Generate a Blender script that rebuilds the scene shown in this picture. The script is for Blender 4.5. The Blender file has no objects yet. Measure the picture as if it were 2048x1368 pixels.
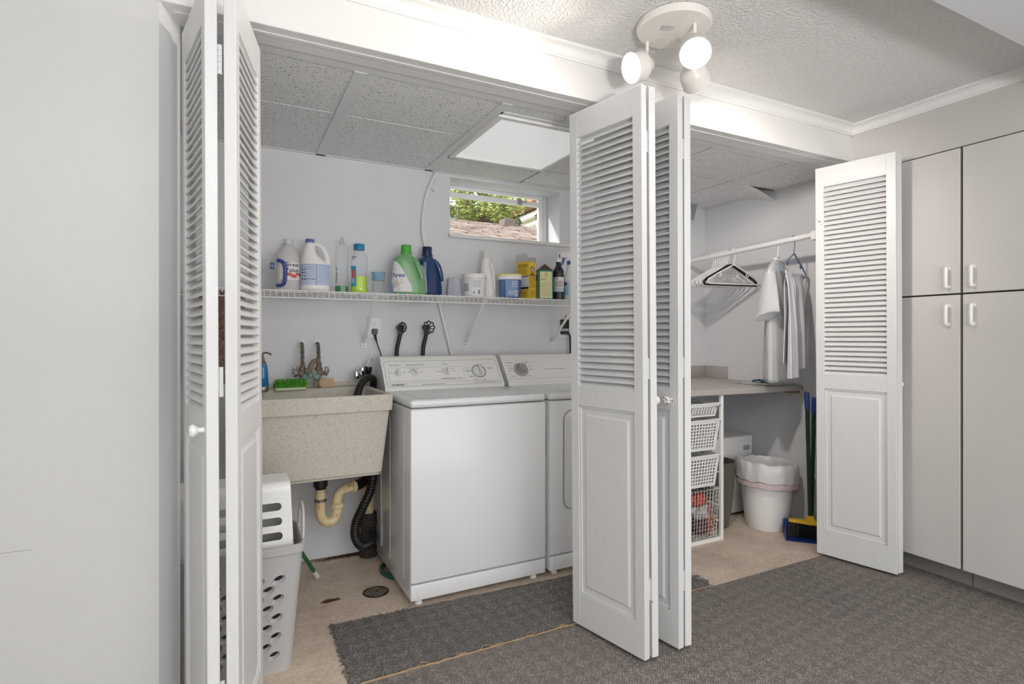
import bpy, bmesh, math, random
from mathutils import Vector, Matrix
random.seed(7)
S = bpy.context.scene
C = S.collection
PI = math.pi
R = math.radians

# ---------------------------------------------------------------- camera, world, exposure
CAM_H = 1.19
cam = bpy.data.cameras.new('camera')
cam.sensor_width = 36.0
cam.lens = 36.0 * 1108.0 / 2048.0
cam.shift_y = 10.0 / 2048.0 * -1.0
cam.clip_start = 0.02
cam_o = bpy.data.objects.new('camera', cam)
C.objects.link(cam_o)
cam_o.location = (0, 0, CAM_H)
cam_o.rotation_euler = (R(90), 0, R(-27))
S.camera = cam_o

w = bpy.data.worlds.new('overcast_sky')
S.world = w
w.use_nodes = True
WN = w.node_tree.nodes
WN['Background'].inputs[0].default_value = (0.94, 0.97, 1.0, 1)
WN['Background'].inputs[1].default_value = 2.1

S.view_settings.view_transform = 'Standard'
S.view_settings.look = 'None'
S.view_settings.gamma = 1.0
S.view_settings.use_curve_mapping = False
S.view_settings.exposure = 0.0
LAMP = 14.0         # radiance of the bulbs' frosted faces
BEAM = 31.0         # watts in each reflector bulb's beam

# unseen area light added behind the camera as frontal fill
al = bpy.data.lights.new('rear_fill', 'AREA')
al.shape = 'RECTANGLE'
al.size, al.size_y = 3.6, 1.9
al.energy = 17
al.color = (1.0, 0.985, 0.96)
alo = bpy.data.objects.new('rear_fill', al)
C.objects.link(alo)
alo.location = (0.7, -2.45, 1.15)
alo.rotation_euler = (R(90), 0, 0)

# unseen uplight added behind the camera, ambient fill off the ceiling
fl = bpy.data.lights.new('bounce_fill', 'AREA')
fl.shape = 'DISK'
fl.size = 0.5
fl.energy = 112
fl.color = (1.0, 0.985, 0.965)
flo = bpy.data.objects.new('bounce_fill', fl)
C.objects.link(flo)
flo.location = (0.5, -1.0, 1.2)
flo.rotation_euler = (R(180), 0, 0)

# sun over the garden, low and from the left beyond the window
sn = bpy.data.lights.new('sun', 'SUN')
sn.energy = 4.5
sn.angle = R(3)
sn.color = (1.0, 0.96, 0.90)
sno = bpy.data.objects.new('sun', sn)
C.objects.link(sno)
sno.rotation_euler = Vector((-0.80, 0.30, 0.42)).to_track_quat('Z', 'Y').to_euler()


# ---------------------------------------------------------------- helpers
def empty(name, loc=(0, 0, 0), rz=0.0, parent=None):
    o = bpy.data.objects.new(name, None)
    C.objects.link(o)
    o.location = loc
    o.rotation_euler = (0, 0, rz)
    o.empty_display_size = 0.05
    if parent:
        o.parent = parent
    return o


def tag(o, label=None, cat=None, group=None, kind=None):
    if label: o['label'] = label
    if cat: o['category'] = cat
    if group: o['group'] = group
    if kind: o['kind'] = kind
    return o


def thing(name, label, cat, loc=(0, 0, 0), rz=0.0, group=None):
    return tag(empty(name, loc, rz), label, cat, group)


def mesh_of(name, bm, mat=None, sharp=35):
    bmesh.ops.recalc_face_normals(bm, faces=bm.faces)
    th = R(sharp)
    for f in bm.faces: f.smooth = True
    for e in bm.edges:
        if len(e.link_faces) == 2:
            e.smooth = e.calc_face_angle(0.0) < th
        elif sharp <= 0:
            e.smooth = False
    me = bpy.data.meshes.new(name)
    bm.to_mesh(me)
    bm.free()
    if mat is not None:
        for m in (mat if isinstance(mat, (list, tuple)) else [mat]):
            me.materials.append(m)
    return me


def obj(name, bm, mat, parent=None, loc=None, rot=None, label=None, kind=None, sharp=35):
    me = bm if isinstance(bm, bpy.types.Mesh) else mesh_of(name, bm, mat, sharp)
    o = bpy.data.objects.new(name, me)
    C.objects.link(o)
    if parent: o.parent = parent
    if loc is not None: o.location = loc
    if rot is not None: o.rotation_euler = rot
    if label: o['label'] = label
    if kind: o['kind'] = kind
    return o


def struct(name, bm, mat, parent=None, **k):
    o = obj(name, bm, mat, parent, **k)
    if not parent: o['kind'] = 'structure'
    return o


def dup(root, loc, rz=None, label=None):
    r = root.copy()
    C.objects.link(r)
    r.location = loc
    if rz is not None: r.rotation_euler[2] = rz
    if label: r['label'] = label
    for ch in list(root.children):
        c = ch.copy(); C.objects.link(c); c.parent = r
        for g in ch.children:
            d = g.copy(); C.objects.link(d); d.parent = c
    return r


def BM():
    return bmesh.new()


def box(bm, x0, x1, y0, y1, z0, z1, bev=0.0, seg=2):
    vs = [bm.verts.new(p) for p in ((x0, y0, z0), (x1, y0, z0), (x1, y1, z0), (x0, y1, z0),
                                    (x0, y0, z1), (x1, y0, z1), (x1, y1, z1), (x0, y1, z1))]
    fs = [bm.faces.new([vs[i] for i in q]) for q in ((3, 2, 1, 0), (4, 5, 6, 7), (0, 1, 5, 4), (1, 2, 6, 5), (2, 3, 7, 6), (3, 0, 4, 7))]
    if bev > 0:
        es = list({e for f in fs for e in f.edges})
        bmesh.ops.bevel(bm, geom=es, offset=bev, segments=seg, profile=0.5, affect='EDGES')
    return bm


def bx(*a, **k):
    return box(BM(), *a, **k)


def xform(bm, m):
    bmesh.ops.transform(bm, matrix=m, verts=bm.verts)
    return bm


def ring_skin(bm, rings, cap=True, closed=True, loop=False):
    """rings: lists of points of equal length; skin them."""
    vr = [[bm.verts.new(p) for p in r] for r in rings]
    n = len(vr[0])
    m = len(vr)
    for i in range(m if loop else m - 1):
        a, b = vr[i], vr[(i + 1) % m]
        for j in range(n if closed else n - 1):
            k = (j + 1) % n
            try: bm.faces.new((a[j], a[k], b[k], b[j]))
            except ValueError: pass
    if cap and closed and not loop:
        for r in (vr[0], vr[-1]):
            try: bm.faces.new(r)
            except ValueError: pass
    return bm


def lathe(bm, prof, n=24, cx=0, cy=0, cap=True, ax=1.0, ay=1.0):
    """prof: (radius, z)"""
    rings = [[(cx + r * ax * math.cos(2 * PI * j / n), cy + r * ay * math.sin(2 * PI * j / n), z) for j in range(n)] for r, z in prof]
    return ring_skin(bm, rings, cap)


def basis(d):
    d = Vector(d).normalized()
    u = d.cross(Vector((0, 0, 1)))
    if u.length < 1e-3: u = d.cross(Vector((0, 1, 0)))
    u.normalize()
    return d, u, d.cross(u)


def lathe_ax(bm, p, d, prof, n=20, cap=True):
    """prof (radius, distance along d) about the axis through p"""
    d, u, v = basis(d)
    p = Vector(p)
    rings = [[p + d * t + u * (r * math.cos(2 * PI * j / n)) + v * (r * math.sin(2 * PI * j / n)) for j in range(n)] for r, t in prof]
    return ring_skin(bm, rings, cap)


def cyl(bm, p0, p1, r0, r1=None, n=16):
    p0, p1 = Vector(p0), Vector(p1)
    r1 = r0 if r1 is None else r1
    return lathe_ax(bm, p0, p1 - p0, [(r0, 0), (r1, (p1 - p0).length)], n)


def smooth_path(pts, k=6):
    pts = [Vector(p) for p in pts]
    out = []
    for i in range(len(pts) - 1):
        p0 = pts[max(i - 1, 0)]; p1 = pts[i]; p2 = pts[i + 1]; p3 = pts[min(i + 2, len(pts) - 1)]
        for j in range(k):
            t = j / k
            out.append(0.5 * ((2 * p1) + (p2 - p0) * t + (2 * p0 - 5 * p1 + 4 * p2 - p3) * t * t + (3 * p1 - p0 - 3 * p2 + p3) * t ** 3))
    out.append(pts[-1])
    return out


def tube(bm, pts, r, n=10, loop=False, rib=None):
    pts = [Vector(p) for p in pts]
    rings = []
    up = None
    m = len(pts)
    for i, p in enumerate(pts):
        if loop: d = pts[(i + 1) % m] - pts[i - 1]
        else: d = pts[min(i + 1, m - 1)] - pts[max(i - 1, 0)]
        d.normalize()
        if up is None:
            _, up, _ = basis(d)
        up = (up - d * up.dot(d))
        if up.length < 1e-6: _, up, _ = basis(d)
        up.normalize()
        v = d.cross(up)
        rr = r[i] if isinstance(r, (list, tuple)) else r
        if rib: rr *= (1 + rib * (1 if i % 2 else -1))
        rings.append([p + up * (rr * math.cos(2 * PI * j / n)) + v * (rr * math.sin(2 * PI * j / n)) for j in range(n)])
    return ring_skin(bm, rings, True, True, loop)


def prism(bm, poly, axis, a, b):
    """poly 2D extruded along axis ('x': poly=(y,z); 'y': (x,z); 'z': (x,y))"""
    def P(q, t):
        return {'x': (t, q[0], q[1]), 'y': (q[0], t, q[1]), 'z': (q[0], q[1], t)}[axis]
    return ring_skin(bm, [[P(q, a) for q in poly], [P(q, b) for q in poly]])


def round_rect(x0, x1, y0, y1, r, k=5):
    out = []
    for cx, cy, a in ((x1 - r, y1 - r, 0), (x0 + r, y1 - r, 90), (x0 + r, y0 + r, 180), (x1 - r, y0 + r, 270)):
        for i in range(k + 1):
            t = R(a + 90 * i / k)
            out.append((cx + r * math.cos(t), cy + r * math.sin(t)))
    return out


class Loft:
    """a bottle body: keys (z, cx, cy, half_x, half_y, exponent) interpolated smoothly"""
    def __init__(self, keys):
        self.k = keys

    def sec(self, z):
        ks = self.k
        if z <= ks[0][0]: return ks[0][1:]
        for a, b in zip(ks, ks[1:]):
            if z <= b[0]:
                t = (z - a[0]) / (b[0] - a[0] + 1e-9)
                return [p + (q - p) * t for p, q in zip(a[1:], b[1:])]
        return ks[-1][1:]

    def pt(self, th, z, off=0.0):
        cx, cy, a, b, e = self.sec(z)
        c, s = math.cos(th), math.sin(th)
        x = (a + off) * math.copysign(abs(c) ** (2 / e), c)
        y = (b + off) * math.copysign(abs(s) ** (2 / e), s)
        return (cx + x, cy + y, z)

    def mesh(self, n=32, steps=1):
        bm = BM()
        zs = []
        for a, b in zip(self.k, self.k[1:]):
            for i in range(steps): zs.append(a[0] + (b[0] - a[0]) * i / steps)
        zs.append(self.k[-1][0])
        return ring_skin(bm, [[self.pt(2 * PI * j / n, z) for j in range(n)] for z in zs])

    def label(self, th0, th1, z0, z1, n=14, m=4, off=0.0008, shape=None):
        """a patch that follows the surface; shape(u,v)->(u,v) warps its outline"""
        bm = BM()
        rows = []
        for i in range(m + 1):
            row = []
            for j in range(n + 1):
                u, v = j / n, i / m
                if shape: u, v = shape(u, v)
                row.append(bm.verts.new(self.pt(th0 + (th1 - th0) * u, z0 + (z1 - z0) * v, off)))
            rows.append(row)
        for i in range(m):
            for j in range(n):
                bm.faces.new((rows[i][j], rows[i][j + 1], rows[i + 1][j + 1], rows[i + 1][j]))
        return bm

    def wrap(self, th, zc, rad):
        """maps flat text (x right, y up) on the surface about angle th; x in metres"""
        return lambda x, y: self.pt(th + x / rad, zc + y, 0.0014)


def smooth_keys(keys, k=4):
    out = []
    n = len(keys)
    for i in range(n - 1):
        p0 = keys[max(i - 1, 0)]; p1 = keys[i]; p2 = keys[i + 1]; p3 = keys[min(i + 2, n - 1)]
        for j in range(k):
            t = j / k
            q = []
            for a, b, c, d in zip(p0, p1, p2, p3):
                q.append(0.5 * (2 * b + (c - a) * t + (2 * a - 5 * b + 4 * c - d) * t * t + (3 * b - a - 3 * c + d) * t ** 3))
            q[0] = p1[0] + (p2[0] - p1[0]) * t
            out.append(tuple(q))
    out.append(keys[-1])
    return out


_txt = {}


def text_bm(s, size, fn, align='CENTER', bold=0.0):
    """flat lettering from Blender's own font, mapped by fn(x,y)->(x,y,z)"""
    cu = bpy.data.curves.new('lettering', 'FONT')
    cu.body = s
    cu.size = size
    cu.align_x = align
    cu.align_y = 'CENTER'
    cu.offset = bold
    cu.resolution_u = 3
    o = bpy.data.objects.new('lettering', cu)
    C.objects.link(o)
    dg = bpy.context.evaluated_depsgraph_get()
    dg.update()
    me = bpy.data.meshes.new_from_object(o.evaluated_get(dg))
    bpy.data.objects.remove(o)
    bpy.data.curves.remove(cu)
    bm = BM()
    bm.from_mesh(me)
    bpy.data.meshes.remove(me)
    for v in bm.verts: v.co = Vector(fn(v.co.x, v.co.y))
    return bm


def text_obj(name, s, size, fn, mat, parent, align='CENTER', bold=0.0):
    bm = text_bm(s, size, fn, align, bold)
    return obj(name, bm, mat, parent)


def lines_bm(fn, rows, seed=1):
    """small print: rows of (x0, x1, y, height) as broken dashes mapped by fn"""
    rnd = random.Random(seed)
    bm = BM()
    for x0, x1, y, h in rows:
        x = x0
        while x < x1:
            l = min(rnd.uniform(1.2, 4.0) * h, x1 - x)
            q = [fn(x, y - h / 2), fn(x + l, y - h / 2), fn(x + l, y + h / 2), fn(x, y + h / 2)]
            bm.faces.new([bm.verts.new(p) for p in q])
            x += l + 0.7 * h
    return bm


# ---------------------------------------------------------------- materials
def mat(name, col, rough=0.5, metal=0.0, **k):
    m = bpy.data.materials.new(name)
    m.use_nodes = True
    b = m.node_tree.nodes['Principled BSDF']
    b.inputs['Base Color'].default_value = (*col, 1)
    b.inputs['Roughness'].default_value = rough
    b.inputs['Metallic'].default_value = metal
    for kk, v in k.items():
        b.inputs[kk.replace('_', ' ')].default_value = v
    return m


def srgb(r, g, b):
    f = lambda c: (c / 255 / 12.92) if c / 255 <= 0.04045 else ((c / 255 + 0.055) / 1.055) ** 2.4
    return (f(r), f(g), f(b))


def nodes(m):
    nt = m.node_tree
    return nt, nt.nodes['Principled BSDF'], nt.links.new


def N(nt, t, **k):
    n = nt.nodes.new(t)
    for a, b in k.items(): setattr(n, a, b)
    return n


def mixc(nt, fac, a, b, mode='MIX'):
    n = N(nt, 'ShaderNodeMix', data_type='RGBA', blend_type=mode)
    for i, v in ((0, fac), (6, a), (7, b)):
        if isinstance(v, bpy.types.NodeSocket): nt.links.new(v, n.inputs[i])
        elif i == 0: n.inputs[0].default_value = v
        else: n.inputs[i].default_value = (*v[:3], 1)
    return n.outputs[2]


def noise(nt, vec, scale, detail=3, rough=0.55):
    n = N(nt, 'ShaderNodeTexNoise')
    n.inputs['Scale'].default_value = scale
    n.inputs['Detail'].default_value = detail
    n.inputs['Roughness'].default_value = rough
    nt.links.new(vec, n.inputs['Vector'])
    return n


def ramp(nt, val, stops, interp='LINEAR'):
    n = N(nt, 'ShaderNodeValToRGB')
    cr = n.color_ramp
    cr.interpolation = interp
    while len(cr.elements) < len(stops): cr.elements.new(0.5)
    for e, (p, c) in zip(cr.elements, stops):
        e.position = p
        e.color = (*c, 1) if len(c) == 3 else c
    nt.links.new(val, n.inputs[0])
    return n.outputs[0]


def bump(nt, h, strength, dist, out):
    n = N(nt, 'ShaderNodeBump')
    n.inputs['Strength'].default_value = strength
    n.inputs['Distance'].default_value = dist
    nt.links.new(h, n.inputs['Height'])
    nt.links.new(n.outputs[0], out.inputs['Normal'])
    return n


def coords(nt, which='Object'):
    return N(nt, 'ShaderNodeTexCoord').outputs[which]


def geo_pos(nt):
    return N(nt, 'ShaderNodeNewGeometry').outputs['Position']


def paint(name, col, rough=0.45, var=0.03, bs=0.08, scale=60.0):
    """rolled or brushed paint: faint mottling and orange peel"""
    m = mat(name, col, rough)
    nt, b, L = nodes(m)
    p = geo_pos(nt)
    n1 = noise(nt, p, 2.2, 4)
    dk = tuple(c * (1 - var) for c in col); lt = tuple(min(1, c * (1 + var)) for c in col)
    L(ramp(nt, n1.outputs[0], [(0.3, dk), (0.7, lt)]), b.inputs['Base Color'])
    n2 = noise(nt, p, scale, 3)
    bump(nt, n2.outputs[0], bs, 0.003, b)
    return m


M = {}
M['wall'] = paint('closet_wall_paint', srgb(220, 220, 223), 0.5, 0.02, 0.10, 90)
M['white_wall'] = paint('white_wall_paint', srgb(206, 205, 203), 0.42, 0.02, 0.06, 70)
M['header'] = paint('header_paint', srgb(230, 228, 226), 0.35, 0.012, 0.05, 60)
M['crown'] = paint('crown_paint', srgb(238, 237, 235), 0.35, 0.01, 0.03, 60)
M['room_wall'] = paint('room_wall_paint', srgb(204, 200, 197), 0.55, 0.02, 0.08, 80)
M['beam'] = paint('beam_paint', srgb(200, 201, 203), 0.55, 0.02, 0.06, 80)
M['cabinet'] = paint('cabinet_laminate', srgb(208, 204, 201), 0.45, 0.015, 0.03, 120)
M['cab_dark'] = mat('cabinet_edge', srgb(70, 66, 62), 0.6)
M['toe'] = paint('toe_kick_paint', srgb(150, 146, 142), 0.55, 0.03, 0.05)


def door_paint():
    m = mat('door_paint', srgb(224, 224, 224), 0.38)
    nt, b, L = nodes(m)
    p = geo_pos(nt)
    st = N(nt, 'ShaderNodeMapping')
    st.inputs['Scale'].default_value = (40, 40, 2.2)
    L(p, st.inputs[0])
    g = noise(nt, st.outputs[0], 3.0, 3)
    base = ramp(nt, g.outputs[0], [(0.3, srgb(219, 219, 219)), (0.7, srgb(222, 221, 221))])
    ch = noise(nt, p, 46, 4, 0.7)
    wide = noise(nt, p, 3.1, 2)
    mul = N(nt, 'ShaderNodeMath', operation='MULTIPLY')
    L(ch.outputs[0], mul.inputs[0]); L(wide.outputs[0], mul.inputs[1])
    mask = ramp(nt, mul.outputs[0], [(0.462, (0, 0, 0)), (0.472, (1, 1, 1))])
    L(mixc(nt, mask, base, srgb(92, 80, 70)), b.inputs['Base Color'])
    bump(nt, g.outputs[0], 0.03, 0.002, b)
    return m


M['door'] = door_paint()
M['jamb'] = paint('jamb_paint', srgb(232, 233, 234), 0.4, 0.015, 0.05)
M['hinge'] = mat('painted_hinge', srgb(216, 216, 216), 0.4)
M['porcelain'] = mat('white_porcelain', srgb(245, 244, 242), 0.12, Coat_Weight=0.5)
M['enamel'] = mat('white_enamel', srgb(233, 233, 233), 0.28, Coat_Weight=0.15)
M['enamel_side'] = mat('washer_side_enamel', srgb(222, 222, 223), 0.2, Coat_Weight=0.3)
M['console'] = mat('console_plastic', srgb(236, 234, 230), 0.3)
M['knob_white'] = mat('knob_plastic', srgb(226, 224, 218), 0.3)
M['knob_grey'] = mat('knob_grey_plastic', srgb(160, 160, 160), 0.35)
M['grey_print'] = mat('grey_print', srgb(150, 150, 152), 0.6)
M['dark_print'] = mat('dark_print', srgb(52, 52, 56), 0.6)
M['seam'] = mat('seam_shadow_gap', srgb(158, 158, 160), 0.7)
M['black'] = mat('black_rubber', srgb(24, 24, 26), 0.42)
M['black_gloss'] = mat('black_plastic', srgb(20, 20, 22), 0.25)
M['chrome'] = mat('chrome', (0.75, 0.75, 0.77), 0.12, 1.0)
M['steel'] = mat('dull_steel', srgb(150, 150, 150), 0.4, 1.0)
M['white_plastic'] = mat('white_plastic', srgb(238, 237, 236), 0.35)
M['white_wire'] = mat('white_coated_wire', srgb(238, 236, 234), 0.35)
M['pvc'] = mat('white_pvc', srgb(230, 230, 226), 0.35)
M['counter'] = None
M['bulb'] = mat('lamp_bulb', (1, 1, 1), 0.5)
_b = M['bulb'].node_tree.nodes['Principled BSDF']
_b.inputs['Emission Color'].default_value = (1.0, 0.90, 0.79, 1)
_b.inputs['Emission Strength'].default_value = LAMP
M['lamp_white'] = mat('lamp_housing', srgb(236, 232, 226), 0.3)


def acoustic():
    m = mat('acoustic_tile', srgb(214, 214, 213), 0.85)
    nt, b, L = nodes(m)
    p = geo_pos(nt)
    a = noise(nt, p, 120, 3, 0.6)
    c = noise(nt, p, 230, 2, 0.6)
    pit = ramp(nt, a.outputs[0], [(0.34, (1, 1, 1)), (0.39, (0, 0, 0))])
    pit2 = ramp(nt, c.outputs[0], [(0.32, (1, 1, 1)), (0.37, (0, 0, 0))])
    mx = N(nt, 'ShaderNodeMath', operation='MAXIMUM')
    L(pit, mx.inputs[0]); L(pit2, mx.inputs[1])
    L(mixc(nt, mx.outputs[0], srgb(236, 236, 235), srgb(128, 126, 124)), b.inputs['Base Color'])
    inv = N(nt, 'ShaderNodeMath', operation='SUBTRACT'); inv.inputs[0].default_value = 1
    L(mx.outputs[0], inv.inputs[1])
    bump(nt, inv.outputs[0], 0.5, 0.003, b)
    return m


def textured_ceiling():
    m = mat('stippled_ceiling', srgb(232, 231, 229), 0.7)
    nt, b, L = nodes(m)
    p = geo_pos(nt)
    a = noise(nt, p, 105, 3, 0.5)
    r = ramp(nt, a.outputs[0], [(0.35, (0, 0, 0)), (0.68, (1, 1, 1))])
    bump(nt, r, 0.55, 0.006, b)
    L(mixc(nt, r, srgb(226, 225, 223), srgb(238, 237, 235)), b.inputs['Base Color'])
    return m


def concrete():
    m = mat('stained_concrete', srgb(170, 152, 134), 0.75)
    nt, b, L = nodes(m)
    p = geo_pos(nt)
    st = N(nt, 'ShaderNodeMapping'); st.inputs['Scale'].default_value = (1.5, 2.1, 1)
    L(p, st.inputs[0])
    a = noise(nt, st.outputs[0], 3.0, 9, 0.7)
    c1 = ramp(nt, a.outputs[0], [(0.28, srgb(160, 142, 126)), (0.42, srgb(206, 189, 171)), (0.58, srgb(224, 207, 189)), (0.75, srgb(236, 221, 204))])
    f = noise(nt, p, 60, 5, 0.6)
    c2 = mixc(nt, 0.35, c1, ramp(nt, f.outputs[0], [(0.3, srgb(146, 131, 116)), (0.55, srgb(208, 190, 172)), (0.8, srgb(234, 220, 204))]))
    # white paint scuffs
    sc = noise(nt, st.outputs[0], 9, 6, 0.7)
    c3 = mixc(nt, ramp(nt, sc.outputs[0], [(0.64, (0, 0, 0)), (0.70, (0.6, 0.6, 0.6))]), c2, srgb(212, 202, 190))

    def blot(cx, cy, rx, ry, lo, hi):
        mp = N(nt, 'ShaderNodeMapping')
        mp.inputs['Location'].default_value = (-cx / rx, -cy / ry, 0)
        mp.inputs['Scale'].default_value = (1 / rx, 1 / ry, 0)
        L(p, mp.inputs[0])
        ln = N(nt, 'ShaderNodeVectorMath', operation='LENGTH')
        L(mp.outputs[0], ln.inputs[0])
        nn = noise(nt, p, 22, 5, 0.7)
        ad = N(nt, 'ShaderNodeMath', operation='ADD')
        L(ln.outputs['Value'], ad.inputs[0])
        ml = N(nt, 'ShaderNodeMath', operation='MULTIPLY'); ml.inputs[1].default_value = 1.6
        L(nn.outputs[0], ml.inputs[0]); L(ml.outputs[0], ad.inputs[1])
        hf = N(nt, 'ShaderNodeMath', operation='MULTIPLY'); hf.inputs[1].default_value = 0.5
        L(ad.outputs[0], hf.inputs[0])
        return ramp(nt, hf.outputs[0], [(lo / 2, (1, 1, 1)), (hi / 2, (0, 0, 0))])
    s1 = blot(0.40, 2.60, 0.10, 0.04, 1.12, 1.32)
    c4 = mixc(nt, s1, c3, srgb(84, 44, 22))
    s2 = blot(0.62, 2.60, 0.17, 0.13, 1.2, 1.7)
    s2h = N(nt, 'ShaderNodeMath', operation='MULTIPLY'); s2h.inputs[1].default_value = 0.45
    L(s2, s2h.inputs[0])
    c5 = mixc(nt, s2h.outputs[0], c4, srgb(196, 182, 166))
    s3 = blot(0.60, 3.09, 0.40, 0.05, 1.1, 1.5)
    c6 = mixc(nt, s3, c5, srgb(84, 62, 46))
    L(c6, b.inputs['Base Color'])
    bump(nt, f.outputs[0], 0.25, 0.004, b)
    return m


def carpet_mat(name, dark, light, warm):
    """looped tweed carpet, basket weave squares of loops running two ways"""
    m = mat(name, dark, 0.95)
    nt, b, L = nodes(m)
    p = geo_pos(nt)
    rot = N(nt, 'ShaderNodeMapping'); rot.inputs['Rotation'].default_value = (0, 0, R(-50))
    L(p, rot.inputs[0])
    q = rot.outputs[0]
    jit = noise(nt, q, 34, 2)
    ad = N(nt, 'ShaderNodeVectorMath', operation='MULTIPLY_ADD')
    ad.inputs[1].default_value = (0.022, 0.022, 0); L(jit.outputs[1], ad.inputs[0]); L(q, ad.inputs[2])
    ck = N(nt, 'ShaderNodeTexChecker'); ck.inputs['Scale'].default_value = 21
    ck.inputs[1].default_value = (0.25, 0.25, 0.25, 1); ck.inputs[2].default_value = (1, 1, 1, 1)
    L(ad.outputs[0], ck.inputs[0])
    w1 = N(nt, 'ShaderNodeTexWave', bands_direction='Y'); w1.inputs['Scale'].default_value = 36; w1.inputs['Distortion'].default_value = 2.2; w1.inputs['Detail Scale'].default_value = 26
    L(q, w1.inputs[0])
    stm = N(nt, 'ShaderNodeMapping'); stm.inputs['Scale'].default_value = (36, 150, 1)
    L(q, stm.inputs[0])
    sn_ = noise(nt, stm.outputs[0], 1.0, 2)
    mw = N(nt, 'ShaderNodeMath', operation='MULTIPLY')
    L(ck.outputs[0], mw.inputs[0]); L(w1.outputs[1], mw.inputs[1])
    mw2 = N(nt, 'ShaderNodeMath', operation='MULTIPLY')
    L(mw.outputs[0], mw2.inputs[0]); L(ramp(nt, sn_.outputs[0], [(0.35, (0.15, 0.15, 0.15)), (0.65, (1, 1, 1))]), mw2.inputs[1])
    wave = mw2.outputs[0]
    vo = N(nt, 'ShaderNodeTexVoronoi'); vo.inputs['Scale'].default_value = 190
    L(p, vo.inputs[0])
    hs = N(nt, 'ShaderNodeSeparateColor')
    L(vo.outputs['Color'], hs.inputs[0])
    fleck = ramp(nt, hs.outputs[0], [(0.0, srgb(84, 86, 88)), (0.26, srgb(122, 114, 110)), (0.48, srgb(106, 110, 116)), (0.66, srgb(154, 142, 130)), (0.84, srgb(192, 176, 154)), (0.94, srgb(112, 126, 126))], 'CONSTANT')
    big = noise(nt, p, 1.6, 3)
    c = mixc(nt, 0.5, fleck, mixc(nt, wave, dark, light))
    c = mixc(nt, ramp(nt, big.outputs[0], [(0.35, (0, 0, 0)), (0.7, (0.35, 0.35, 0.35))]), c, warm)
    L(c, b.inputs['Base Color'])
    hm = N(nt, 'ShaderNodeMath', operation='MULTIPLY_ADD'); hm.inputs[1].default_value = -0.8
    L(vo.outputs['Distance'], hm.inputs[0]); L(wave, hm.inputs[2])
    bump(nt, hm.outputs[0], 0.6, 0.006, b)
    return m


def speckle(name, c1, c2, c3, scale=260, rough=0.5):
    m = mat(name, c1, rough)
    nt, b, L = nodes(m)
    p = geo_pos(nt)
    v = noise(nt, p, scale, 2, 0.6)
    L(ramp(nt, v.outputs[0], [(0.30, c3), (0.42, c1), (0.58, c1), (0.68, c2)]), b.inputs['Base Color'])
    return m


M['acoustic'] = acoustic()
M['tee'] = mat('grid_bar_paint', srgb(226, 226, 226), 0.5)
M['ceiling'] = textured_ceiling()
M['concrete'] = concrete()
M['carpet'] = carpet_mat('carpet_main', srgb(98, 94, 95), srgb(214, 200, 184), srgb(150, 136, 126))
M['carpet2'] = carpet_mat('carpet_remnant', srgb(72, 74, 79), srgb(190, 180, 164), srgb(108, 106, 104))
M['tub'] = speckle('tub_stone_resin', srgb(206, 200, 188), srgb(222, 217, 207), srgb(158, 150, 138), 190, 0.55)
M['counter'] = speckle('countertop_laminate', srgb(178, 172, 168), srgb(190, 185, 182), srgb(160, 154, 150), 400, 0.4)
M['glass'] = mat('window_glass', (1, 1, 1), 0.0, Transmission_Weight=1.0, IOR=1.45)


def clear_mat(name, tint, dens=0.25, rough=0.06, diffuse=(0.9, 0.9, 0.9)):
    """thin clear plastic or glass wall: mostly see-through, glossy towards grazing angles"""
    m = bpy.data.materials.new(name)
    m.use_nodes = True
    nt = m.node_tree
    nt.nodes.remove(nt.nodes['Principled BSDF'])
    out = nt.nodes['Material Output']
    tr = N(nt, 'ShaderNodeBsdfTransparent'); tr.inputs[0].default_value = (*tint, 1)
    gl = N(nt, 'ShaderNodeBsdfGlossy'); gl.inputs['Roughness'].default_value = rough
    df = N(nt, 'ShaderNodeBsdfDiffuse'); df.inputs[0].default_value = (*diffuse, 1)
    lw = N(nt, 'ShaderNodeLayerWeight'); lw.inputs[0].default_value = 0.18
    m1 = N(nt, 'ShaderNodeMixShader'); m1.inputs[0].default_value = dens
    m2 = N(nt, 'ShaderNodeMixShader')
    L = nt.links.new
    lw.inputs[0].default_value = 0.10 if dens < 0.2 else 0.18
    L(tr.outputs[0], m1.inputs[1]); L(df.outputs[0], m1.inputs[2])
    L(lw.outputs[1], m2.inputs[0]); L(m1.outputs[0], m2.inputs[1]); L(gl.outputs[0], m2.inputs[2])
    L(m2.outputs[0], out.inputs[0])
    return m


M['pane'] = clear_mat('window_pane', (0.97, 0.98, 0.98), 0.0, 0.02)
M['clear'] = clear_mat('clear_plastic', (0.98, 0.985, 0.99), 0.04)
M['milky'] = clear_mat('milky_plastic', (0.95, 0.94, 0.93), 0.5, 0.2, (0.95, 0.93, 0.91))
M['frosted'] = clear_mat('frosted_plastic', (0.86, 0.87, 0.93), 0.35, 0.3, (0.74, 0.76, 0.86))

# ================================================================ THE SETTING
CEIL = 2.345       # room ceiling
HB = 2.155         # underside of the header over the closet
XR = 3.05          # room's right wall
XC = 3.234         # closet's right wall
YB = 3.1           # closet's back wall
ZT = 2.164         # closet ceiling tiles

struct('floor', bx(-1.7, 3.7, -2.6, 3.3, -0.12, 0.0), M['concrete'])
o = struct('floor', bx(-1.6, 3.135, -2.6, 1.912, 0.0, 0.008, 0.003, 1), M['carpet'])
tag(o, 'wall-to-wall grey brown flecked carpet with a cut edge at the closet', 'carpet')

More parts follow.
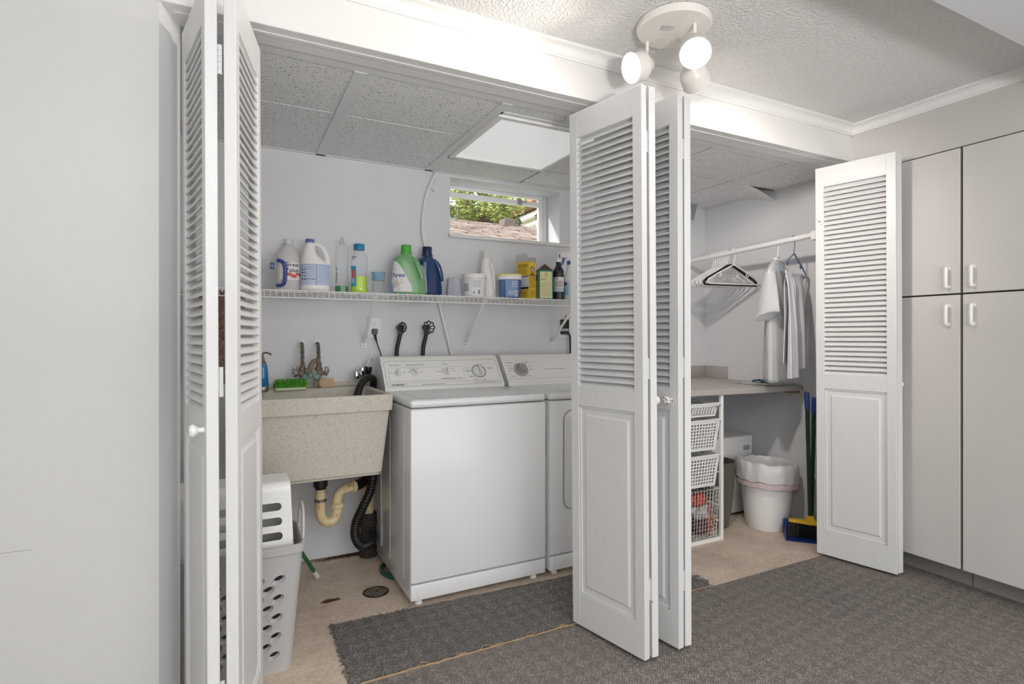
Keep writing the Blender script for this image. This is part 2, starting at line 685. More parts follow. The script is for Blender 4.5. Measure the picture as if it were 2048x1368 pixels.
bm = BM()
box(bm, -1.7, -0.18, 1.87, 2.0, 0, CEIL)
wl_ = struct('wall_left', bm, M['white_wall'])
M['scuff'] = mat('grey_scuff', srgb(160, 158, 155), 0.6)
for x0_, x1_, z_ in ((-1.185, -1.08, 0.846), (-0.565, -0.465, 0.632)):
    bm = BM()
    box(bm, x0_, x1_, 1.8694, 1.8702, z_ - 0.0007, z_ + 0.0007)
    obj('scuff_mark', bm, M['scuff'], wl_)
bm = BM()
box(bm, -0.18, XR + 0.3, 1.87, 2.0, HB, CEIL, 0.002, 1)
struct('wall_front', bm, M['header'])
struct('trim_1', prism(BM(), [(-0.1805, 1.8695), (-0.137, 2.0), (-0.1805, 2.0)], 'z', 0, HB), M['jamb'])
struct('wall_return', bx(XR, XC + 0.1, 1.87, 2.0, 0, HB), M['room_wall'])
struct('wall_side', bx(-1.75, -1.6, -2.6, 1.87, 0, CEIL), M['white_wall'])
bm = BM()
box(bm, XR, XR + 0.1, -2.6, 0.885, 0, CEIL)
box(bm, XR, XR + 0.1, 0.885, 1.815, 2.082, CEIL)
box(bm, XR, XR + 0.1, 1.815, 1.87, 0, CEIL)
struct('wall_right', bm, M['room_wall'])
struct('ceiling', bx(-1.7, XR + 0.3, -2.6, 2.0, CEIL, CEIL + 0.1), M['ceiling'])
o = struct('beam', bx(-1.6, XR, 0.45, 0.866, 2.15, CEIL, 0.003, 1), M['beam'])

# crown moulding
def crown_profile():
    p = [(0, 0.050), (0.046, 0.050), (0.046, 0.043), (0.041, 0.040)]
    for i in range(7):
        a = R(90 * i / 6)
        p.append((0.041 - 0.027 * math.sin(a), 0.040 - 0.027 * (1 - math.cos(a))))
    p += [(0.014, 0.010), (0.009, 0.007), (0.009, 0.0), (0, 0.0)]
    return p
cp = crown_profile()
for a, b in ((-1.6, 0.98), (0.9808, XR)):
    bm = BM()
    prism(bm, [(1.87 - d, CEIL - 0.05 + z) for d, z in cp], 'x', a, b)
    struct('trim_2', bm, M['crown'], sharp=25)
bm = BM()
prism(bm, [(XR - d, CEIL - 0.05 + z) for d, z in cp], 'y', 0.866, 1.87)
struct('trim_3', bm, M['crown'], sharp=25)

# closet shell
WX0, WX1, WZ0, WZ1 = 1.166, 1.93, 1.803, 2.14
bm = BM()
box(bm, -0.7, WX0, YB, 3.29, 0.008, 2.25)
box(bm, WX1, XC + 0.1, YB, 3.29, 0.008, 2.25)
box(bm, WX0, WX1, YB, 3.29, 0.008, WZ0)
box(bm, WX0, WX1, YB, 3.29, WZ1, 2.25)
struct('wall_back', bm, M['wall'])
struct('wall_closet_right', bx(XC, XC + 0.1, 2.0, YB, 0.006, 2.25), M['wall'])
struct('wall_closet_left', bx(-0.7, -0.6, 2.0, YB, 0, 2.25), M['wall'])

# closet ceiling: slab above, tiles and grid bars as pieces
cl = struct('ceiling', bx(-0.7, XC + 0.1, 2.0, 3.29, 2.2, 2.26), M['tee'])
cols = [-0.6, -0.17, 0.43, 1.03, 1.63, 2.21, 2.79, XC]
def rows_for(i):
    if i == 3: return [(2.06, 2.155), (2.80, YB)]
    if i < 3: return [(2.06, 2.494), (2.494, YB)]
    return [(2.06, 2.488), (2.488, 2.81), (2.81, YB)]
for i in range(len(cols) - 1):
    x0, x1 = cols[i], cols[i + 1]
    for (y0, y1) in rows_for(i):
        if i == 6 and abs(y0 - 2.488) < 1e-6:
            # the tile whose corner has slipped off the wall angle and sags
            bm = BM()
            n = 8
            for zz in (0.0,):
                g = [[bm.verts.new((x0 + (x1 - x0) * a / n, y0 + (y1 - y0) * b / n,
                                    ZT - 0.072 * max(0, (a / n - 0.35) / 0.65) ** 1.5 * max(0, 1 - b / n * 1.1) ** 1.3)) for b in range(n + 1)] for a in range(n + 1)]
                t = [[bm.verts.new(v.co + Vector((0, 0, 0.006))) for v in r] for r in g]
                for a in range(n):
                    for b in range(n):
                        bm.faces.new((g[a][b], g[a][b + 1], g[a + 1][b + 1], g[a + 1][b]))
                        bm.faces.new((t[a][b], t[a + 1][b], t[a + 1][b + 1], t[a][b + 1]))
                for a in range(n):
                    bm.faces.new((g[a][0], g[a + 1][0], t[a + 1][0], t[a][0]))
                    bm.faces.new((g[n][a], g[n][a + 1], t[n][a + 1], t[n][a]))
            obj('ceiling_tile', bm, M['acoustic'], cl, label='acoustic tile with a sagging corner')
            continue
        obj('ceiling_tile', bx(x0 + 0.007, x1 - 0.007, y0 + 0.007, y1 - 0.007, ZT, ZT + 0.004), M['acoustic'], cl)
def tee(x0, x1, y0, y1, up=0.0):
    bm = BM()
    box(bm, x0, x1, y0, y1, ZT - 0.006 + up, ZT - 0.001 + up, 0.001, 1)
    obj('grid_bar', bm, M['seam'] if up > 0 else M['tee'], cl)  # recessed bars get a darker grey that paints in the seam shade
for x in cols[1:-1]:
    wb_ = 0.024 if x < 1.1 else 0.0125
    tee(x - wb_, x + wb_, 2.06, YB, 0.0 if x < 1.1 else 0.010)
tee(-0.6, 1.0175, 2.4815, 2.5065, 0.010)
for y in (2.155, 2.80):
    tee(1.0425, 1.6175, y - 0.0125, y + 0.0125)
tee(1.6425, XC, 2.4755, 2.5005, 0.010)
tee(1.6425, XC, 2.7975, 2.8225, 0.010)
tee(-0.6, XC, YB - 0.02, YB)
tee(XC - 0.02, XC, 2.06, 2.49)
tee(XC - 0.02, XC, 2.80, YB - 0.02)
obj('grid_edge_board', bx(-0.6, XC, 2.009, 2.062, ZT - 0.004, ZT + 0.03), M['tee'], cl)

# ceiling light panel; faint lens emission added to raise its brightness
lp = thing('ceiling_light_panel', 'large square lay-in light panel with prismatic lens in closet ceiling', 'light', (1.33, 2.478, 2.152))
bm = BM()
for a in ((-0.286, 0.286, -0.309, -0.283), (-0.286, 0.286, 0.283, 0.309), (-0.286, -0.262, -0.283, 0.283), (0.262, 0.286, -0.283, 0.283)):
    box(bm, a[0], a[1], a[2], a[3], -0.004, 0.03, 0.001, 1)
obj('frame', bm, M['white_plastic'], lp)
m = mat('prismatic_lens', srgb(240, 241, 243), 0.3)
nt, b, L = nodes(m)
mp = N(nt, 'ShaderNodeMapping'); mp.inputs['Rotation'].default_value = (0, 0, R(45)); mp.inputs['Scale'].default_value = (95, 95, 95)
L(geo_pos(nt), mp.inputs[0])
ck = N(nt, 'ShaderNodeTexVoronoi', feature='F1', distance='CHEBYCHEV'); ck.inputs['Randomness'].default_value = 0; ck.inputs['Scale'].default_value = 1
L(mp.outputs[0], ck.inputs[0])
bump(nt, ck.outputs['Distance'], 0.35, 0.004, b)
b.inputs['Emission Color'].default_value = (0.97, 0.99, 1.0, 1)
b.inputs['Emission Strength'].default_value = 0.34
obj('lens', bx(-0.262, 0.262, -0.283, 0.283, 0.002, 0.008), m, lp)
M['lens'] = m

# window
wn = struct('window_1', BM(), None)
bm = BM()
box(bm, WX0, WX1 - 0.034, 3.262, 3.289, WZ0, 1.82, 0.002, 1)
box(bm, WX0, WX1 - 0.034, 3.262, 3.289, 2.122, WZ1, 0.002, 1)
box(bm, WX0, WX0 + 0.03, 3.262, 3.289, 1.82, 2.122, 0.002, 1)
box(bm, WX1 - 0.064, WX1 - 0.034, 3.262, 3.289, 1.82, 2.122, 0.002, 1)
bpy.data.objects.remove(wn)
wn = struct('window_1', bm, M['white_plastic'])
obj('window_sill', bx(WX0 - 0.012, 2.0, 3.072, YB + 0.16, WZ0 - 0.022, WZ0 - 0.001, 0.003, 1), M['header'], wn)
obj('sash_rail', bx(WX0 + 0.03, WX1 - 0.064, 3.255, 3.285, 2.068, 2.098, 0.003, 1), M['white_plastic'], wn)
obj('pane', bx(WX0 + 0.03, WX1 - 0.064, 3.27, 3.274, 1.82, 2.122), M['pane'], wn)
bm = BM()
box(bm, 1.70, 1.732, 3.247, 3.257, 2.066, 2.104, 0.002, 1)
box(bm, 1.712, 1.765, 3.240, 3.247, 2.084, 2.094, 0.002, 1)
obj('latch', bm, M['knob_grey'], wn)
obj('jamb_strip', bx(WX1 - 0.028, WX1 - 0.001, 3.265, 3.287, WZ0, WZ1 - 0.001), M['header'], wn)

# ================================================================ OUTSIDE
M['ground'] = speckle('outside_ground', srgb(120, 125, 90), srgb(150, 150, 110), srgb(90, 90, 70), 8, 0.9)
struct('ground', bx(-12, 30, 3.6, 40, 1.2, 1.45), M['ground'])


def shingle_mat():
    m = mat('asphalt_shingles', srgb(190, 170, 155), 0.9)
    nt, b, L = nodes(m)
    p = coords(nt, 'Object')
    st = N(nt, 'ShaderNodeMapping'); st.inputs['Scale'].default_value = (4.2, 20, 20)
    L(p, st.inputs[0])
    n = noise(nt, st.outputs[0], 1.0, 4, 0.7)
    L(ramp(nt, n.outputs[0], [(0.3, srgb(120, 100, 90)), (0.5, srgb(172, 152, 140)), (0.7, srgb(204, 188, 176))]), b.inputs['Base Color'])
    return m


M['shingle'] = shingle_mat()
M['cream'] = mat('cream_siding', srgb(236, 226, 212), 0.7)
M['fascia'] = mat('brown_fascia', srgb(150, 104, 70), 0.7)
M['vent'] = mat('roof_vent_metal', srgb(112, 98, 90), 0.6)
M['bark'] = speckle('bark', srgb(96, 78, 62), srgb(120, 100, 82), srgb(64, 52, 42), 14, 0.9)
M['soffit'] = mat('pale_eave', srgb(240, 236, 230), 0.6)

# neighbour's low shingled roof: ridge at Y 9, eave towards the window
rf = thing('garage', 'low neighbouring garage with brown shingle roof outside basement window', 'building', (4.5, 7.2, 1.45))
RX0, RX1 = -4.0, 4.6
def roof_pt(x, t):           # t 0 at the eave, 1 at the ridge
    return (x, -1.95 + 3.75 * t, 0.62 + 1.155 * t)
bm = BM()
q = [roof_pt(RX0, 0), roof_pt(RX1, 0), roof_pt(RX1, 1), roof_pt(RX0, 1)]
back = [(RX0, 2.7, 1.2), (RX1, 2.7, 1.2)]
v = [bm.verts.new(p) for p in q + back]
lo = [bm.verts.new(Vector(p) - Vector((0, 0, 0.1))) for p in q + back]
bm.faces.new((v[0], v[1], v[2], v[3])); bm.faces.new((v[3], v[2], v[5], v[4]))
bm.faces.new((lo[0], lo[3], lo[2], lo[1])); bm.faces.new((lo[3], lo[4], lo[5], lo[2]))
bm.faces.new((v[0], lo[0], lo[1], v[1])); bm.faces.new((v[4], v[5], lo[5], lo[4]))
bm.faces.new((v[1], lo[1], lo[2], v[2])); bm.faces.new((v[2], lo[2], lo[5], v[5]))
bm.faces.new((v[0], v[3], lo[3], lo[0])); bm.faces.new((v[3], v[4], lo[4], lo[3]))
obj('roof', bm, M['fascia'], rf)
bm = BM()
rnd = random.Random(3)
n = 26
for i in range(n):          # shingle courses, tabs of uneven height, only on the slope one sees
    x = RX0 + rnd.random() * 0.3
    while x < RX1:
        l = min(rnd.uniform(0.22, 0.42), RX1 - x)
        t0, t1 = i / n - rnd.uniform(0, 0.004), (i + 1) / n
        h = rnd.uniform(0.008, 0.022)
        a, b_, c_, d = roof_pt(x + 0.004, t0), roof_pt(x + l - 0.004, t0), roof_pt(x + l - 0.004, t1), roof_pt(x + 0.004, t1)
        up = Vector((0, 0, h))
        A, B_, = bm.verts.new(Vector(a) + up), bm.verts.new(Vector(b_) + up)
        Cc, D = bm.verts.new(Vector(c_) + Vector((0, 0, 0.003))), bm.verts.new(Vector(d) + Vector((0, 0, 0.003)))
        A0, B0 = bm.verts.new(a), bm.verts.new(b_)
        bm.faces.new((A, B_, Cc, D)); bm.faces.new((A0, B0, B_, A))
        x += l
obj('shingles', bm, M['shingle'], rf, kind='stuff')
bm = BM(); box(bm, -3.7, 4.3, -1.5, 2.5, 0, 0.62)
obj('wall', bm, M['cream'], rf)
bm = BM()
box(bm, -0.21, 0.01, 1.50, 1.74, 1.68, 1.825, 0.012, 1)
box(bm, -0.24, 0.04, 1.46, 1.78, 1.68, 1.74)
obj('roof_vent', bm, M['vent'], rf)

# house with a gable beyond the roof, on the right
hs = thing('house', 'cream house with brown gable eave seen at right of basement window', 'building', (11.36, 17.68, 1.45))
HK, HO = 1.3, 0.364
def hz(z): return z * HK + HO
obj('wall', bx(-2.05 * HK, 4 * HK, -2.0 * HK, 3 * HK, 0, hz(3.25)), M['cream'], hs)
bm = BM(); prism(bm, [(-2.45 * HK, hz(2.50)), (1.0 * HK, hz(5.2)), (1.0 * HK, hz(5.36)), (-2.6 * HK, hz(2.60))], 'y', -2.4 * HK, 3 * HK)
obj('roof', bm, M['fascia'], hs)
bm = BM(); box(bm, -2.36 * HK, -1.9 * HK, -2.3 * HK, 3 * HK, hz(2.36), hz(2.50), 0.02); box(bm, -2.22 * HK, -1.95 * HK, -2.2 * HK, 3 * HK, hz(2.22), hz(2.36), 0.02)
obj('cornice', bm, M['soffit'], hs)
obj('downspout', bx(-2.2 * HK, -2.08 * HK, -2.14 * HK, -2.02 * HK, 0, hz(2.25), 0.01), M['soffit'], hs)


def leaf_mat(name, cols):
    m = mat(name, cols[1], 0.6)
    nt, b, L = nodes(m)
    p = geo_pos(nt)
    n = noise(nt, p, 5.0, 3)
    L(ramp(nt, n.outputs[0], [(0.3, cols[0]), (0.5, cols[1]), (0.7, cols[2])]), b.inputs['Base Color'])
    return m


M['leaf1'] = leaf_mat('yellow_green_leaves', [srgb(112, 130, 70), srgb(165, 178, 98), srgb(196, 204, 130)])
M['leaf2'] = leaf_mat('dark_green_leaves', [srgb(62, 82, 52), srgb(98, 120, 76), srgb(138, 156, 104)])
M['leaf3'] = leaf_mat('grey_green_leaves', [srgb(92, 108, 84), srgb(134, 148, 110), srgb(178, 186, 148)])


def tree(label, loc, crown_z, rad, mt, nleaf, seed, group='trees beyond the window'):
    rnd = random.Random(seed)
    t = thing('tree', label, 'tree', loc, 0, group)
    bm = BM()
    tube(bm, smooth_path([(0, 0, 0), (0.1, 0.05, crown_z * 0.5), (-0.05, 0, crown_z)], 4), 0.13, 8)
    for k in range(9):
        a = rnd.uniform(0, 2 * PI); e = rnd.uniform(0.1, 0.9)
        tip = Vector((math.cos(a) * rad * 0.9, math.sin(a) * rad * 0.9, crown_z + (e - 0.45) * rad * 1.3))
        base = Vector((0, 0, crown_z * rnd.uniform(0.55, 0.95)))
        mid = base.lerp(tip, 0.5) + Vector((rnd.uniform(-.2, .2), rnd.uniform(-.2, .2), rnd.uniform(0, .25)))
        tube(bm, smooth_path([base, mid, tip], 4), [0.05 - 0.045 * i / 8 for i in range(9)], 6)
    obj('trunk', bm, M['bark'], t)
    bm = BM()
    clumps = [(Vector((rnd.gauss(0, .5), rnd.gauss(0, .5), rnd.gauss(0, .38))) * rad, rnd.uniform(.14, .32) * rad) for _ in range(40)]
    for k in range(nleaf):
        c, r = rnd.choice(clumps)
        d = Vector((rnd.gauss(0, 1), rnd.gauss(0, 1), rnd.gauss(0, 1)))
        p = c + d.normalized() * r * rnd.uniform(0.3, 1) + Vector((0, 0, crown_z + 0.1))
        a = Vector((rnd.gauss(0, 1), rnd.gauss(0, 1), rnd.gauss(0, 1))).normalized()
        _, u, v_ = basis(a)
        l = rnd.uniform(.028, .060); ww = l * 0.5
        mid = p + a * 0.015
        vs = [bm.verts.new(x) for x in (p - u * l, mid - v_ * ww, p + u * l, mid + v_ * ww)]
        bm.faces.new(vs)
    obj('foliage', bm, mt, t, kind='stuff')
    return t


tree('yellow green leafy tree just behind the garage ridge', (4.95, 11.3, 1.45), 2.6, 0.80, M['leaf1'], 5200, 1)
tree('dark green tree right of the yellow green one, near the house eave', (6.55, 14.3, 1.45), 3.05, 0.90, M['leaf2'], 5000, 2)
tree('grey green tree leftmost in the basement window', (4.3, 13.9, 1.45), 2.95, 0.95, M['leaf3'], 4600, 3)
tree('tall dark tree farthest behind the garage roof', (4.9, 18.6, 1.45), 3.9, 1.3, M['leaf2'], 2600, 4)

# ================================================================ FOLDING LOUVRED DOORS
DT = 0.029          # leaf thickness
DH0, DH1 = 0.022, 2.10
LZ0, LZ1 = 0.990, 1.995
PZ0, PZ1 = 0.152, 0.914
NSL = 39


def leaf(root, near, far, sg, knob_at=None):
    """one leaf; near, far: its front face's lower corners relative to the root; sg +1: front to the left of near->far"""
    d = Vector((far[0] - near[0], far[1] - near[1], 0))
    wd = d.length
    rz = math.atan2(d.y, d.x)
    st = 0.042

    def Y(dep): return -sg * dep
    def b(bm, x0, x1, d0, d1, z0, z1, bev=0.0015):
        ys = sorted((Y(d0), Y(d1)))
        return box(bm, x0, x1, ys[0], ys[1], z0, z1, bev, 1)
    bm = BM()
    b(bm, 0, st, 0, DT, DH0, DH1)
    b(bm, wd - st, wd, 0, DT, DH0, DH1)
    for z0, z1 in ((DH0, PZ0), (PZ1, LZ0), (LZ1, DH1)):
        b(bm, st - 0.001, wd - st + 0.001, 0.0004, DT - 0.0004, z0, z1, 0.001)
    # moulded sticking round the lower panel
    for x0, x1, z0, z1 in ((st, st + 0.009, PZ0, PZ1), (wd - st - 0.009, wd - st, PZ0, PZ1), (st, wd - st, PZ0, PZ0 + 0.009), (st, wd - st, PZ1 - 0.009, PZ1)):
        b(bm, x0, x1, 0.004, DT - 0.004, z0, z1, 0.002)
    lf = obj('leaf', bm, M['door'], root, (near[0], near[1], 0), (0, 0, rz))
    # raised panel
    bm = BM()
    b(bm, st, wd - st, 0.009, DT - 0.009, PZ0, PZ1, 0)
    for d0, d1 in ((0.003, 0.010), (DT - 0.010, DT - 0.003)):
        m = 0.036
        x0, x1, z0, z1 = st + m, wd - st - m, PZ0 + m + 0.004, PZ1 - m - 0.004
        f, k = (d0, d1) if d0 < 0.01 and d1 < 0.02 else (d1, d0)
        q = 0.010
        ring_skin(bm, [[(x0 - q, Y(k), z0 - q), (x1 + q, Y(k), z0 - q), (x1 + q, Y(k), z1 + q), (x0 - q, Y(k), z1 + q)],
                       [(x0, Y(f), z0), (x1, Y(f), z0), (x1, Y(f), z1), (x0, Y(f), z1)]])
    obj('panel', bm, M['door'], lf, sharp=12)
    # slats
    pr = []
    hw, ht = 0.0182, 0.0026
    ca, sa = math.cos(R(46)), math.sin(R(46))
    for u, v in ((-hw, -ht * .5), (-hw + .0015, -ht), (hw - .0015, -ht), (hw, -ht * .5), (hw, ht * .5), (hw - .0015, ht), (-hw + .0015, ht), (-hw, ht * .5)):
        pr.append((Y(DT / 2 + u * ca - v * sa), u * sa + v * ca))
    bm = BM()
    prism(bm, pr, 'x', st - 0.003, wd - st + 0.003)
    me = mesh_of('slat', bm, M['door'])
    for i in range(NSL):
        obj('slat', me, None, lf, (0, 0, LZ0 + (i + 0.5) * (LZ1 - LZ0) / NSL))
    if knob_at is not None:
        x, z, kl = knob_at
        bm = BM()
        lathe_ax(bm, (x, 0, z), (0, sg, 0), [(0.0001, 0), (0.0085, 0.0), (0.0065, 0.006), (0.0065, 0.012), (0.012, 0.017), (0.0165, 0.023), (0.0165, 0.028), (0.012, 0.033), (0.0001, 0.0345)], 20)
        kb = obj('knob', bm, M['porcelain'], lf, label=kl)
    return lf


def hinge(root, x, y, z):
    bm = BM()
    for k in range(5):
        z0 = z - 0.038 + k * 0.0153
        cyl(bm, (x, y, z0), (x, y, z0 + 0.0143), 0.0038, n=10)
    box(bm, x - 0.006, x + 0.006, y - 0.0005, y + 0.004, z - 0.038, z + 0.038)
    obj('hinge', bm, M['hinge'], root)


def folding_door(name, label, A, B, tilt, knobs, gx):
    """A: near, far of the left leaf; B: of the right leaf (world)"""
    base = Vector(((A[0][0] + B[0][0]) / 2, A[0][1], 0))
    rt = empty(name, (base.x + tilt * 1.04, base.y, 0))
    rt.rotation_euler = (0, -tilt, 0)
    rel = lambda p: (p[0] - base.x, p[1] - base.y)
    leaf(rt, rel(A[0]), rel(A[1]), 1, knobs[0])
    leaf(rt, rel(B[0]), rel(B[1]), -1, knobs[1])
    for z in (0.27, 1.075, 1.90):
        hinge(rt, gx - base.x, 0.012, z)
    return tag(rt, label, 'door', kind='structure')


folding_door('door_1', 'white louvred folding door standing open beside the utility tub and grey hamper',
             ((-0.053, 1.59), (-0.124, 1.93)), ((0.0177, 1.59), (0.091, 1.93)), 0.004, ((0.03, 0.953, None), None), -0.0205)
folding_door('door_2', 'white louvred folding door projecting just right of the clothes dryer',
             ((1.324, 1.56), (1.249, 1.917)), ((1.390, 1.562), (1.402, 1.92)), 0.0085, (None, (0.035, 0.954, None)), 1.3565)
folding_door('door_3', 'white louvred folding door with patterned knob beside the white drawer tower',
             ((1.492, 1.56), (1.436, 1.917)), ((1.5575, 1.562), (1.597, 1.92)), 0.003, ((0.035, 0.952, 'white knob with a faint floral pattern'), None), 1.5255)
folding_door('door_4', 'white louvred folding door hiding part of the tall storage cabinets',
             ((2.912, 1.564), (2.832, 1.928)), ((2.968, 1.566), (3.012, 1.92)), 0.007, (None, (0.03, 0.953, None)), 2.9405)
# the patterned knob's little flowers
kn = [o for o in bpy.data.objects if o.name.startswith('knob') and o.get('label')][0]
m = mat('flowered_porcelain', srgb(236, 230, 226), 0.15)
nt, b, L = nodes(m)
vv = noise(nt, geo_pos(nt), 130, 3, 0.6)
L(ramp(nt, vv.outputs[0], [(0.54, srgb(236, 230, 226)), (0.58, srgb(120, 84, 84)), (0.66, srgb(70, 60, 66))]), b.inputs['Base Color'])
kn.data.materials[0] = m
# header track for the doors
o = struct('trim_4', bx(-0.145, 1.42, 1.912, 1.932, HB - 0.003, HB - 0.0005), M['header'])
o = struct('trim_4', bx(1.43, 3.045, 1.912, 1.932, HB - 0.003, HB - 0.0005), M['header'])

# ================================================================ STORAGE CABINETS
def pull(parent, y, z):
    """white D-pull on a cabinet door, local coordinates"""
    bm = BM()
    pts = [(-0.002, y, z + 0.042), (-0.018, y, z + 0.046), (-0.026, y, z + 0.036), (-0.026, y, z - 0.036), (-0.018, y, z - 0.046), (-0.002, y, z - 0.042)]
    tube(bm, smooth_path(pts, 5), 0.0062, 10)
    for s in (-1, 1):
        cyl(bm, (0.001, y, z + s * 0.042), (-0.004, y, z + s * 0.042), 0.009, 0.008, 14)
    # flat back strap
    box(bm, -0.0285, -0.0245, y - 0.0085, y + 0.0085, z - 0.045, z + 0.045, 0.0018, 2)
    obj('handle', bm, M['white_plastic'], parent)


def cabinet(label, y0, y1, hy):
    c = thing('storage_cabinet', label, 'cabinet', (3.058, (y0 + y1) / 2, 0), 0, 'built-in storage cabinets')
    h = (y1 - y0) / 2
    bm = BM()
    box(bm, 0, 0.5, -h, h, 0.105, 2.08, 0)
    obj('carcass', bm, M['cab_dark'], c)
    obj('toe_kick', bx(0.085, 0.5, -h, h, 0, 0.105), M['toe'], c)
    hh = hy - (y0 + y1) / 2
    for z0, z1, hz in ((0.105, 1.388, 1.293), (1.396, 2.074, 1.470)):
        d = obj('door', bx(-0.02, -0.001, -h + 0.0035, h - 0.0035, z0, z1, 0.0015, 1), M['cabinet'], c, (0, 0, 0))
        pull_p = empty
        bm = None
        # pull sits on the door face
        o = obj('handle', BM(), None, d)
        bpy.data.objects.remove(o)
        pull(d, hh, hz)
        d.children[0].location = (-0.019, 0, 0)
    return c


cabinet('tall grey storage cabinet next to the louvred door, its upper door above a lower one', 1.352, 1.81, 1.402)
cabinet('tall grey storage cabinet second from the louvred door, at the photo edge', 0.89, 1.348, 1.302)

# ================================================================ CEILING SPOTLIGHT
fx = thing('ceiling_spotlight', 'white round ceiling fixture with three adjustable spotlight heads', 'light', (1.455, 1.545, CEIL))
bm = BM()
lathe(bm, [(0.128, 0.0), (0.134, -0.004), (0.134, -0.020), (0.128, -0.028), (0.110, -0.030), (0.0001, -0.030)], 48)
cn = obj('canopy', bm, M['lamp_white'], fx)
bm = lines_bm(lambda x, y: (-0.012 + x * .93 - y * 0.35, -0.012 + x * -.36 + y * -.93, -0.0305), [(-0.05, 0.0, 0.012, 0.004), (-0.05, -0.005, 0.004, 0.003), (-0.05, 0.0, -0.004, 0.003), (-0.045, -0.01, -0.012, 0.003)], 4)
obj('print', bm, M['grey_print'], cn)


def spot(stem, bulb, nrm, cone=120, power=1.0):
    """stem: top on the canopy; bulb: centre of the open face; nrm: where it points (all relative to the fixture)"""
    n = Vector(nrm).normalized()
    bp = Vector(bulb)
    back = bp - n * 0.098
    bm = BM()
    prof = [(0.0001, 0.0), (0.018, 0.001), (0.024, 0.006), (0.028, 0.016), (0.037, 0.030), (0.048, 0.041), (0.053, 0.052), (0.0545, 0.094), (0.0560, 0.100), (0.0535, 0.101), (0.0510, 0.094), (0.050, 0.060)]
    lathe_ax(bm, back, n, prof, 36, cap=False)
    hd = obj('lamp_head', bm, M['lamp_white'], fx)
    bm = BM()
    lathe_ax(bm, back, n, [(0.0001, 0.0865), (0.025, 0.086), (0.040, 0.084), (0.047, 0.081), (0.048, 0.076), (0.0001, 0.075)], 32)
    obj('bulb', bm, M['bulb'], hd)
    sl = bpy.data.lights.new('bulb_beam', 'SPOT')
    sl.energy = BEAM * power
    sl.color = (1.0, 0.93, 0.85)
    sl.spot_size = R(cone)
    sl.spot_blend = 1.0
    sl.shadow_soft_size = 0.04
    so_ = bpy.data.objects.new('bulb_beam', sl)
    C.objects.link(so_)
    so_.parent = hd
    so_.location = back + n * 0.104
    so_.rotation_euler = (-n).to_track_quat('Z', 'Y').to_euler()
    bm = BM()
    st = Vector(stem)
    j = back + n * 0.012
    cyl(bm, st, (st.x, st.y, st.z - 0.035), 0.0065, n=14)
    cyl(bm, (st.x, st.y, st.z - 0.035), (st.x, st.y, st.z - 0.048), 0.0045, n=12)
    tube(bm, smooth_path([(st.x, st.y, st.z - 0.045), (st.x, st.y, st.z - 0.058), ((st.x + j.x) / 2, (st.y + j.y) / 2, min(st.z - .06, (st.z - .06 + j.z) / 2)), j], 5), 0.0048, 10)
    obj('arm', bm, M['lamp_white'], hd)


spot((-0.035, 0.105, -0.03), (-0.110, 0.105, -0.145), (-0.95, 0.04, -0.36), 116, 0.85)
spot((0.033, -0.070, -0.03), (0.018, -0.088, -0.148), (-0.45, -0.50, -0.74))
spot((0.075, 0.055, -0.03), (0.185, 0.070, -0.152), (0.84, 0.40, -0.48), 90, 1.8)

# ================================================================ WASHER AND DRYER
def console_pt(x0):
    return lambda x, y, o=0.0: (x0 + x, 0.505 + y * 0.615 - 0.789 * (0.0012 + o), 0.998 + y * 0.789 + 0.615 * (0.0012 + o))


def dial(parent, x, y, r, grip, mt=None, tall=0.022, ringm=None):
    f = console_pt(x)
    n = (0, -0.789, 0.615)
    bm = BM()
    lathe_ax(bm, f(0, y), n, [(0.0001, 0), (r, 0), (r * .98, 0.006), (r * .8, 0.009), (0.0001, 0.009)], 28)
    k = obj('knob', bm, mt or M['knob_white'], parent)
    bm = BM()
    lathe_ax(bm, f(0, y, 0.009), n, [(r * .74, 0), (r * .70, tall * .7), (r * .62, tall), (0.0001, tall)], 24) if not grip else None
    if grip:
        bx_ = box(BM(), -r * .2, r * .2, -r * .92, r * .92, 0, tall, r * .12, 2)
        xform(bx_, Matrix.Rotation(R(grip), 4, 'Z'))
        nrm = Vector(n); up = Vector((0, 0.615, 0.789)); rt = Vector((1, 0, 0))
        m4 = Matrix(((rt.x, up.x, nrm.x, 0), (rt.y, up.y, nrm.y, 0), (rt.z, up.z, nrm.z, 0), (0, 0, 0, 1)))
        xform(bx_, Matrix.Translation(f(0, y, 0.006)) @ m4)
        bm.free(); bm = bx_
    obj('grip', bm, mt or M['knob_white'], k)
    return k


